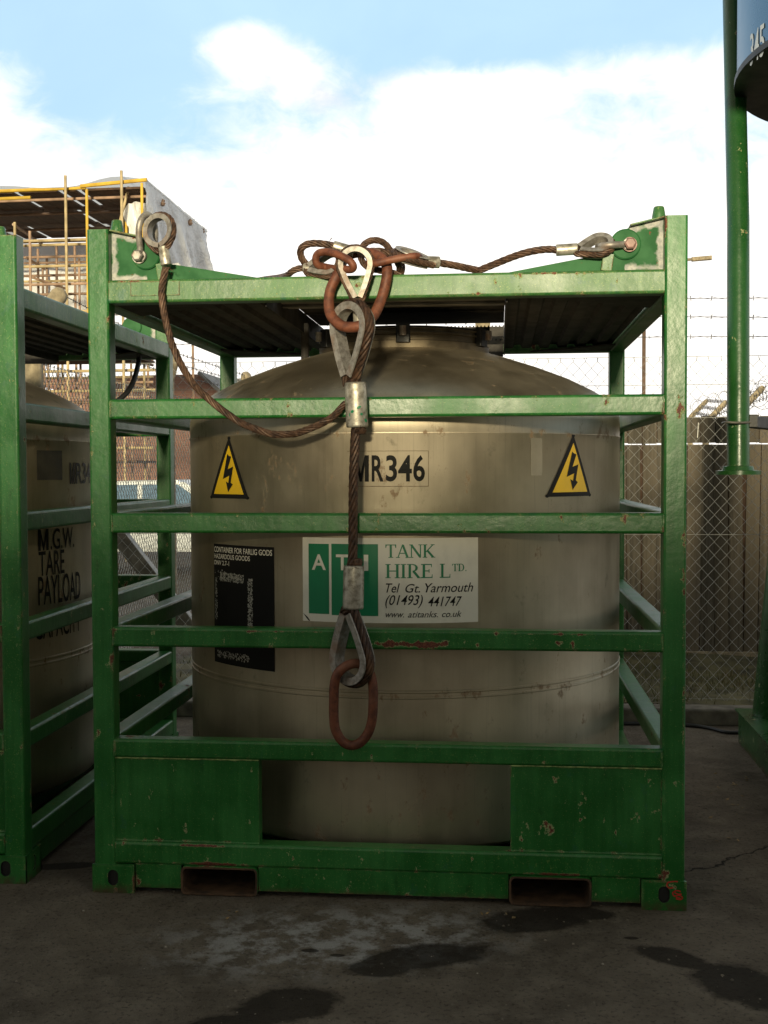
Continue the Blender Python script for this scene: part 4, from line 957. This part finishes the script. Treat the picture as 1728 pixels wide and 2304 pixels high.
serif_word(C1, mb, 'TANK', .24, 11.4, 1.269, 1.319, o1, 1); serif_word(C1, mb, 'HIRE', .24, 11.0, 1.192, 1.245, o1, 1); serif_word(C1, mb, 'L', 12.4, 15.0, 1.192, 1.245, o1, 1); serif_word(C1, mb, 'TD.', 15.2, 18.6, 1.216, 1.244, o1, 1)
def sh(a, b_): return a, b_
C1.text(mb, 'Tel', .35, 3.5, 1.137, 1.172, o1, 2, shear=.30, bold=.003); C1.text(mb, 'Gt.', 4.7, 8.0, 1.137, 1.170, o1, 2, shear=.30, bold=.003); C1.text(mb, 'Yarmouth', 9.1, 20.1, 1.137, 1.172, o1, 2, shear=.30, bold=.003)
C1.text(mb, '(01493)', .25, 8.6, 1.078, 1.128, o1, 2, shear=.30, bold=.003); C1.text(mb, '441747', 9.8, 17.5, 1.084, 1.121, o1, 2, shear=.30, bold=.003)
C1.text(mb, 'www.', .3, 4.4, 1.043, 1.059, o1, 3, shear=.32); C1.text(mb, 'atitanks.', 5.3, 12.0, 1.043, 1.066, o1, 3, shear=.32); C1.text(mb, 'co.uk', 12.9, 17.4, 1.043, 1.066, o1, 3, shear=.32)
C1.poly(mb, [(-19.2, 1.052), (-18.0, 1.036), (-17.4, 1.0225), (-17.7, 1.0222), (-18.4, 1.034)], o1, 2)
mb.build('hire_company_sign', [S_WHITE, S_GREEN, S_INK, S_INK], tank1, recalc=False)
mb = MB(); C1.rect(mb, -49.6, -27.1, .812, 1.300, .0014, 0, 16)
C1.text(mb, 'CONTAINER FOR FARLIG GODS', -49.2, -27.6, 1.266, 1.289, .0024, 1, bold=.012); C1.text(mb, 'HAZARDOUS GOODS', -49.2, -34.6, 1.240, 1.260, .0024, 1, bold=.012); C1.text(mb, 'DNV 2.7-1', -49.2, -42.4, 1.214, 1.233, .0024, 1, bold=.012)
rnd = random.Random(11)
def scuffs(t0, t1, z0, z1, n):
    for i in range(n):
        a = rnd.uniform(t0, t1); z = rnd.uniform(z0, z1); w_ = rnd.uniform(.08, .5); h = rnd.uniform(.0012, .005); C1.poly(mb, [(a-w_/2, z), (a+w_*.1, z-h), (a+w_/2, z), (a, z+h)], .0024+rnd.uniform(0, .0004), 2)
scuffs(-46.5, -36.8, 1.150, 1.184, 300); scuffs(-48.9, -47.9, .99, 1.16, 110); scuffs(-35.4, -33.8, .98, 1.17, 260); scuffs(-48, -35, .836, .864, 180); scuffs(-49, -44, 1.16, 1.2, 20)
mb.build('hazard_goods_sign', [S_BLACK, S_WHITE, S_GREY], tank1, recalc=False)
mb = MB(); C1.rect(mb, 34.85, 38.15, 1.576, 1.721, .0010, 0); mb.build('tape_residue', S_CLEAR, tank1, recalc=False)
# raised identification plate on the top rail, painted over
mb = MB(); a, b_ = at(293, 634, -.001), at(404, 664, -.001); mb.box(a.x, b_.x, -.0015, .008, b_.z, a.z); mb.build('identity_plate', M_PAINT_OLD, box1)
# red marker scrawl on the right hand casting
mb = MB(); z6 = lambda x, y: at(1000+x*.3617, 1650+y*.3617, -.0095)
def scrawl(pts, w_=.0045):
    P = catmull([z6(*p_) for p_ in pts], 6)
    for a, b_ in zip(P, P[1:]):
        d_ = (b_-a); nn_ = Vector((-d_.z, 0, d_.x)).normalized()*w_/2; mb.add([a+nn_, a-nn_, b_-nn_, b_+nn_], [(0, 1, 2, 3)])
scrawl([(1452, 922), (1420, 922), (1392, 928), (1384, 945), (1400, 962), (1425, 960)]); scrawl([(1470, 985), (1445, 978), (1420, 992), (1430, 1012), (1462, 1008), (1480, 1022), (1470, 1034), (1440, 1030)])
scrawl([(1425, 985), (1450, 1000), (1475, 1000)]); scrawl([(1440, 1020), (1470, 1028)])
mb.build('red_marker_scrawl', S_RED, box1, recalc=False)

G2X, G2Y = -.300-W_, .06
box2, tank2, C2, X2, Y2 = container('tank_container', G2X, G2Y, 'green framed tank container cut off by the left edge, lettered M.G.W. TARE PAYLOAD', 'green tank containers', M_PAINT_OLD, False)
def bold_m(c, mb, t0, t1, z0, z1):                                # upright condensed M
    k_ = t1-t0
    for pl in ([(0, 0), (.24, 0), (.24, 1), (0, 1)], [(.76, 0), (1, 0), (1, 1), (.76, 1)], [(.24, 1), (.24, .66), (.44, 0), (.5, 0), (.5, .3)], [(.76, 1), (.76, .66), (.56, 0), (.5, 0), (.5, .3)]):
        c.poly(mb, [(t0+a*k_, z0+(z1-z0)*b_) for a, b_ in pl], .002, 0)
for body, t0, t1, z0, z1, tm in (('R345', 83.8, 98, 1.540, 1.640, 80.3), ('.G.W.', 71.2, 82.2, 1.245, 1.341, 66.6), ('TARE', 66.7, 77.1, 1.132, 1.242, None), ('PAYLOAD', 66.4, 85.6, 1.000, 1.130, None), ('CAPACITY', 65.0, 85.4, .848, .955, None)):
    mb = MB(); C2.text(mb, body, t0, t1, z0, z1, .002, 0, bold=.006)
    if tm: bold_m(C2, mb, tm, t0-.7, z0, z1)
    mb.build('lettering', S_INK, tank2, recalc=False)
mb = MB(); C2.rect(mb, 66.6, 76.7, 1.56, 1.693, .0012, 0); mb.build('sticker_residue', S_SMUDGE, tank2, recalc=False)
mb = MB(); hp = catmull([at(313, 790, 1.9), at(312, 812, 1.9), at(303, 850, 1.8), at(288, 880, 1.75), at(262, 905, 1.7), at(235, 930, 1.7)], 8); mb.tube(hp, .014, 10)
mb.build('black_hose', M_BLACK, label='black rubber hose hanging inside the left container', cat='hose')

# ================================================================== THE WIRE ROPE SLING
sling = thing('wire_rope_sling', (1.0, -.05, 2.31), 'rusty four leg wire rope sling with red rings draped over the central container', 'lifting sling')
def teardrop(L_, r, n=18, ext=0.0):
    c = L_-r; be = math.acos(min(.999, r/(c+ext))); P = []
    tx, ty = c-r*cos(be), r*sin(be)
    for k_ in range(8):
        t_ = k_/8; bulge = .06*r*sin(pi*t_); P.append((-ext+(tx+ext)*t_, ty*t_+bulge))
    for k_ in range(n+1):
        a = (pi-be)*(1-2*k_/n); P.append((c+r*cos(a), r*sin(a)))
    for k_ in range(8):
        t_ = 1-(k_+1)/8; bulge = .06*r*sin(pi*t_); P.append((-ext+(tx+ext)*t_, -ty*t_-bulge))
    return P
def eye(P0, a, n, L_, wd, rr, mrope=None, th=True):
    """thimble eye: tip at P0, long axis a, plane normal n, length L_, width wd, rope radius rr"""
    P0 = Vector(P0); a = Vector(a).normalized(); n = Vector(n); n = (n-a*n.dot(a)).normalized(); l = n.cross(a)
    wdt = rr*1.40; lip = rr*1.45; t_ = rr*.30
    prof = [(0, -wdt), (0, wdt), (lip, wdt*1.12), (lip+.001, wdt*1.12-t_), (t_, wdt-t_*1.3), (t_, -wdt+t_*1.3), (lip+.001, -wdt*1.12+t_), (lip, -wdt*1.12)]
    if th:
        path = [P0+a*s_+l*q for s_, q in teardrop(L_, wd/2)]
        m1 = MB(); m1.sweep(path, prof, False, n); o = m1.build('thimble', M_GALV, sling, sharp=40)
    ro = rr+t_
    pr = teardrop(L_+ro, wd/2+ro, ext=rr*2.2)
    pts = [P0+a*s_+l*(q+(rr*.8 if q >= 0 else -rr*.8)*max(0, 1-(s_+rr*2.2)/(rr*4))) for s_, q in pr]
    m2 = MB(); m2.rope(pts, rr); m2.build('rope_eye', mrope or M_ROPE, sling)
def ferrule(a, b_, r, ang=0, m=None):
    a, b_ = Vector(a), Vector(b_); d_ = (b_-a).normalized(); L_ = (b_-a).length; mb = MB(); P = []; prof = []
    ref = Vector((0, 1, 0)) if abs(d_.y) < .8 else Vector((1, 0, 0)); u = d_.cross(ref).normalized(); w_ = d_.cross(u); seg = 24
    rings = [(0, .90), (.02, .985), (.05, 1.0), (.95, 1.0), (.98, .985), (1, .90)]; vs = []
    for t_, k_ in rings:
        for q in range(seg):
            an = 2*pi*q/seg; rr = r*k_*(1+.02*cos(2*an)); vs.append(a+d_*L_*t_+u*rr*cos(an)+w_*rr*sin(an)*.93)
    fs = [(i*seg+q, i*seg+(q+1) % seg, (i+1)*seg+(q+1) % seg, (i+1)*seg+q) for i in range(len(rings)-1) for q in range(seg)]+[tuple(range(seg-1, -1, -1)), tuple(range((len(rings)-1)*seg, len(rings)*seg))]
    mb.add(vs, fs, 0, True); return mb.build('ferrule', m or M_FERR, sling, sharp=50)
def rope(pts, r, m=None, hand=1): mb = MB(); mb.rope(catmull(pts, 8), r, hand=hand); return mb.build('wire_rope', m or M_ROPE, sling)
def ring(pts, r, closed=True, name='link', m=None, n=10):
    mb = MB(); mb.tube(ccat(pts, n) if closed else catmull(pts, n), r, 16, closed); return mb.build(name, m or M_RING, sling)
z3 = lambda x, y, Y=-.05: at(620+x*.3014, 500+y*.3014, Y)
zB = lambda x, y, Y=-.05: at(680+x*.1898, 840+y*.1898, Y)
zC = lambda x, y, Y=-.05: at(680+x*.217, 1240+y*.217, Y)
z2 = lambda x, y, Y=-.03: at(180+x*.3014, 460+y*.3014, Y)
z4 = lambda x, y, Y=.02: at(1080+x*.3906, 430+y*.3906, Y)
# master ring hanging over the top rail
ring([z3(458, 400, -.035), z3(412, 500, -.035), z3(398, 600, -.045), z3(415, 695, -.06), z3(480, 765, -.085), z3(560, 785, -.10), z3(650, 765, -.105), z3(725, 705, -.07), z3(780, 600, -.045), z3(812, 500, -.035), z3(832, 400, -.032), z3(828, 320, -.02),
      z3(780, 262, .0), z3(700, 232, .03), z3(610, 225, .045), z3(530, 255, .03), z3(485, 320, -.005)], .0195, name='master_ring')
# the two intermediate links
ring([z3(316, 318, -.02), z3(300, 275, -.03), z3(322, 232, -.04), z3(390, 222, -.06), z3(470, 245, -.085), z3(545, 282, -.10), z3(580, 325, -.10), z3(565, 352, -.085), z3(500, 350, -.06), z3(430, 345, -.02), z3(370, 335, .0)], .0138)
ring([z3(700, 306, -.03), z3(760, 305, -.055), z3(860, 282, -.06), z3(960, 264, -.06), z3(1045, 254, -.05), z3(1072, 262, -.01), z3(1040, 268, .03), z3(940, 272, .05), z3(820, 285, .05), z3(720, 300, .02)], .0138)
# thimble 1, frontal, its leg goes down behind the lower eye and away left
eye(z3(612, 556, -.055), z3(588, 215, -.058)-z3(612, 556, -.055), (0.12, -1, 0), .160, .088, .0125)
ferrule(z3(614, 575, -.05), z3(625, 760, -.035), .0205)
rope([z3(625, 755, -.036), z3(640, 900, -.030), z3(620, 1100, -.022), z3(600, 1250, -.024), z3(570, 1330, -.030), zB(500, 372, -.034), zB(380, 500, -.040), zB(240, 590, -.045), zB(100, 650, -.048), z2(1620, 1708), z2(1540, 1716, -.05), z2(1450, 1716, -.05), z2(1370, 1697, -.05), z2(1215, 1638, -.05), z2(1110, 1570, -.045), z2(1000, 1487, -.04), z2(850, 1345, -.035),
      z2(752, 1190, -.03), z2(700, 1075, -.025), z2(668, 980, -.022), z2(632, 830, -.02), z2(612, 700, -.02), z2(610, 640, -.02), z2(622, 560, -.018), z2(640, 470, -.016)], .0135)
ferrule(z2(646, 455, -.014), z2(624, 315, -.010), .0205)
eye(z2(606, 292, -.008), z2(585, 120, .0)-z2(606, 292, -.008), (-.30, -1, .0), .092, .088, .0125)
# left shackle
pb = Vector((.215, .055, 2.408))
def shackle(pin, up, lat, Lb, wb, r, mb_=None):
    up = Vector(up).normalized(); lat = Vector(lat); lat = (lat-up*lat.dot(up)).normalized(); P = []
    for s_, q in ((0, 1), (.25, 1.06), (.5, 1.22), (.75, 1.12), (.92, .72), (1, 0), (.92, -.72), (.75, -1.12), (.5, -1.22), (.25, -1.06), (0, -1)): P.append(pin+up*Lb*s_+lat*wb*q)
    mb = MB(); mb.tube(catmull(P, 6), r, 12)
    for s_ in (1, -1): mb.lathe([(0, -.010), (r*1.7, -.010), (r*1.9, -.006), (r*1.9, .006), (r*1.7, .010), (0, .010)], pin+lat*wb*s_, 20, axis='y')
    sh_ = mb.build('shackle', M_GALV, sling)
    mb = MB(); mb.tube([pin-lat*(wb+.02), pin+lat*(wb+.018)], r*.9, 12)
    y0 = (pin-lat*(wb+.010)) if lat.y > 0 else (pin+lat*(wb+.010))
    mb.lathe([(0, -.026), (.016, -.026), (.022, -.022), (.022, .0), (0, .0)], y0, 6, axis='y', smooth=False); mb.lathe([(0, -.003), (.026, -.003), (.026, .002), (0, .002)], y0+Vector((0, .006, 0)), 24, axis='y')
    mb.build('shackle_bolt', mb_ or M_BOLT, sh_)
shackle(pb, z2(500, 100, .02)-pb, (.55, 1, 0), .150, .034, .0125, M_GALV)
# lower eye on the master ring, twisted, then the hanging forerunner
eye(z3(563, 1135, -.06), z3(575, 655, -.075)-z3(563, 1135, -.06), (-.80, -1, .05), .232, .125, .0185, M_ROPEW)
ferrule(zB(632, 105, -.062), zB(652, 640, -.058), .0395)
mb = MB(); mb.lathe([(0, -.014), (.018, -.012), (.024, 0), (.018, .012), (0, .014)], zB(690, 680, -.060), 12); mb.build('rope_end', M_ROPE, sling)
rope([zB(640, 600, -.058), zB(628, 760, -.055), zB(618, 1000, -.052), zB(608, 1300, -.050), zB(604, 1600, -.048), zB(602, 1900, -.047), zB(598, 2180, -.047), zC(512, 120, -.047), zC(520, 200, -.047)], .0178, M_ROPEW)
ferrule(zC(535, 150, -.048), zC(527, 600, -.052), .0375)
mb = MB(); mb.lathe([(0, -.014), (.018, -.012), (.020, 0), (.018, .012), (0, .014)], zC(572, 112, -.046), 12); mb.build('rope_end', M_ROPE, sling)
eye(zC(492, 668, -.052), zC(525, 1290, -.055)-zC(492, 668, -.052), (-.70, -1, 0), .225, .122, .0185, M_ROPEW)
mb = MB(); rf = random.Random(5)
for c_, dz in ((zC(500, 140, -.075), 1), (zC(480, 150, -.07), 1), (zC(540, 175, -.08), 1), (zB(690, 650, -.09), -1), (z2(672, 480, -.03), -1), (z3(402, 150, .0), 1)):
    for k_ in range(4):
        a_ = rf.uniform(0, 6.3); mb.tube(catmull([c_, c_+Vector((cos(a_)*.007, -.004, sin(a_)*.006+.004*dz)), c_+Vector((cos(a_)*.018, -.004, sin(a_)*.014+.004*dz))], 3), .0007, 4)
mb.build('frayed_wire', M_ROPE, sling)
mb = MB()
for (px_, py_, rx_, rz_, an_) in ((672, 402, .0085, .0042, .5), (592, 452, .0065, .0048, .6), (702, 482, .004, .0045, 0), (748, 556, .0035, .006, .3), (560, 490, .002, .007, 0)):
    c_ = zB(px_, py_, -.0975); dx_ = c_.x-zB(645, py_, -.0975).x; q_ = []
    for k_ in range(14):
        a_ = 2*pi*k_/14; xx_ = rx_*cos(a_)*cos(an_)-rz_*sin(a_)*sin(an_); zz_ = rx_*cos(a_)*sin(an_)+rz_*sin(a_)*cos(an_); e_ = min(.037, abs(dx_+xx_)); q_.append((c_.x+xx_, -.0604-sqrt(.0402**2-e_**2)*.945-.0012, c_.z+zz_))
    mb.add(q_, [tuple(range(14))])
mb.build('green_paint_smear', S_GREEN, sling, recalc=False)
# oblong link at the bottom
ring([zC(560, 1165, -.060), zC(450, 1195, -.075), zC(370, 1270, -.078), zC(335, 1380, -.076), zC(328, 1550, -.072), zC(328, 1720, -.068), zC(345, 1850, -.065), zC(410, 1965, -.062), zC(500, 2012, -.060), zC(600, 1985, -.060), zC(680, 1890, -.061), zC(722, 1760, -.063), zC(735, 1600, -.066), zC(735, 1430, -.066), zC(715, 1300, -.058), zC(660, 1205, -.045)], .0178, name='end_link')
# right front leg
pr_ = Vector((W_-.215, .055, 2.408))
shackle(pr_, z4(700, 318, .03)-pr_, (.10, 1, .12), .100, .034, .0125)
eye(z4(585, 340, .03), z4(745, 300, .035)-z4(585, 340, .03), (.0, -.75, .65), .098, .062, .0125)
ferrule(z4(562, 333, .03), z4(438, 341, .028), .0205)
rope([z4(450, 340, .028), z4(400, 336, .026), z4(340, 340, .02), z4(260, 356, .02), z4(180, 382, .03), z4(90, 418, .05), z4(0, 455, .07), z3(1520, 362, .08), z3(1440, 345, .06), z3(1330, 322, .03), z3(1220, 303, .01), z3(1190, 298, .01)], .0135)
ferrule(z3(1222, 300, .01), z3(1132, 296, -.005), .021)
eye(z3(1125, 300, -.006), z3(935, 235, -.01)-z3(1125, 300, -.006), (.25, -.35, 1), .105, .075, .0125)
# the two back legs, bundled behind the rings
ferrule(z3(430, 178, .02), z3(585, 222, .03), .020)
rope([z3(445, 180, .02), z3(390, 168, .02), z3(310, 158, .02), z3(235, 165, .02), z3(190, 200, .025), z3(190, 255, .04), z3(225, 310, .06), z3(300, 372, .10), z3(420, 400, .2), z3(500, 390, .5), z3(300, 380, 1.2), at(640, 700, 2.0)], .0135)
rope([z3(560, 215, .03), z3(650, 232, .05), z3(740, 222, .05), z3(830, 232, .05), z3(900, 262, .05), z3(935, 320, .05), z3(930, 380, .08)], .0165)
ferrule(z3(272, 345, .03), z3(212, 342, .035), .018)
eye(z3(268, 348, .02), z3(440, 300, -.01)-z3(268, 348, .02), (.1, -1, .35), .110, .065, .0125)
rope([z3(225, 344, .035), z3(180, 345, .04), z3(130, 362, .05), z3(90, 392, .08), z3(40, 410, .2), at(560, 640, 1.0), at(545, 690, 2.0)], .0125)
rope([z3(790, 222, .03), z3(860, 235, .02), z3(905, 290, .0), z3(925, 340, .02), z3(930, 380, .05)], .0125)
eye(z3(900, 345, .04), z3(720, 225, .03)-z3(900, 345, .04), (.2, -1, .2), .13, .08, .0125, None, False)

# ================================================================== SILO ON ITS STAND (right edge)
silo = thing('silo', (3.8, 1.7, 0), 'tall steel silo numbered 345 on a dark green stand at the right edge', 'silo')
scx, scy, sR, sz = 3.70, 1.10, 1.10, 3.35
mb = MB(); mb.lathe([(sR-.05, sz+.02), (sR-.045, sz), (sR, sz), (sR, 6.2)], (scx, scy, 0), 128); 
mb.lathe([(sR-.048, sz+.02), (sR-.10, sz+.16), (sR-.35, sz+.10), (sR-.7, sz+.02), (.15, sz-.12), (.10, sz-.18), (0, sz-.18)], (scx, scy, 0), 96, 1)
M_BLUE = simple('blue_grey_steel_shell', (.10, .18, .26), .30, .75, .08, 2, 0)
body = mb.build('silo_body', [M_BLUE, M_STEEL], silo)
mb = MB(); mb.lathe([(sR+.012, sz-.005), (sR+.012, sz+.022), (sR-.16, sz+.022), (sR-.16, sz-.005), (sR+.012, sz-.005)], (scx, scy, 0), 96); mb.build('bottom_flange', M_BLACK, body)
CS = Cyl(scx, scy, sR)
def cylpix(c, u, v_):
    d_ = ray(u, v_); ox, oy = CAM.x-c.cx, CAM.y-c.cy; a = d_.x**2+d_.y**2; b_ = ox*d_.x+oy*d_.y; cc = ox*ox+oy*oy-c.R**2
    t_ = (-b_-sqrt(max(0, b_*b_-a*cc)))/a; p_ = CAM+d_*t_; return math.degrees(atan2(p_.x-c.cx, -(p_.y-c.cy))), p_.z
ta, za = cylpix(CS, 1689, 125); tb_, zb_ = cylpix(CS, 1721, 95)
mb = MB(); CS.text(mb, '345', ta, tb_, (za+zb_)/2-.05, (za+zb_)/2+.085, .003, 0, bold=.01); mb.build('number', S_SILVER, body, recalc=False)
mb = MB(); pp = [at(1661, 1050, 1.2), at(1661, 500, 1.3)]; pt = at(1650, 0, 1.62); pp.append(pt); pp.append(pt+(pt-pp[1])*.8); mb.tube(pp, .050, 28)
mb.lathe([(0, -.012), (.100, -.012), (.100, .006), (.072, .008), (.066, .026), (.050, .028)], at(1660.5, 1062, 1.2), 40); mb.build('down_pipe', M_SILO, silo)
# leg, leaning in
lb = gr(1742, 1604, .2); lb = Vector((3.09, 2.50, .2)); lt = Vector((3.30, 2.1, 3.6))
mb = MB(); mb.tube([lb, lt], .125, 32); mb.build('stand_leg', M_SILO, silo)
for q in ((4.5, 2.5, 4.3, 2.1), (4.5, -.6, 4.3, .1), (3.15, -.9, 3.3, -.2)): mb = MB(); mb.tube([(q[0]+.3, q[1], .2), (q[2], q[3], 3.6)], .125, 24); mb.build('stand_leg', M_SILO, silo)
mb = MB()
x0, x1 = 2.93, 2.86
mb.add([(2.905, 2.70, .19), (2.86, -1.0, .19), (5.1, -1.0, .19), (5.1, 2.70, .19), (2.905, 2.70, .199), (2.86, -1.0, .199), (5.1, -1.0, .199), (5.1, 2.70, .199)], [(0, 1, 2, 3), (4, 7, 6, 5), (0, 4, 5, 1), (1, 5, 6, 2), (2, 6, 7, 3), (3, 7, 4, 0)])
mb.add([(2.925, 2.69, .001), (2.88, -.99, .001), (2.935, -.99, .001), (2.98, 2.69, .001), (2.925, 2.69, .189), (2.88, -.99, .189), (2.935, -.99, .189), (2.98, 2.69, .189)], [(0, 1, 2, 3), (4, 7, 6, 5), (0, 4, 5, 1), (1, 5, 6, 2), (2, 6, 7, 3), (3, 7, 4, 0)])
mb.box(2.99, 5.0, 2.63, 2.69, .001, .189)
mb.build('skid_base', M_SILO, silo)
mb = MB(); c0 = at(1676, 948, 1.25); mb.section(c0, (3.16, 2.2, c0.z), .05, .055, .004, mi=0); mb.section(c0+Vector((-.01, 0, -.0)), c0+Vector((.05, 0, 0)), .06, .06, .004); mb.build('pipe_bracket', M_BLACK, silo)
mb = MB(); a = at(1634, 950, 1.14); mb.tube(catmull([a+Vector((0, .09, 0)), a, at(1660, 951, 1.13), at(1690, 950, 1.16)], 6), .005, 8); mb.build('pipe_clamp', M_DGALV, silo)
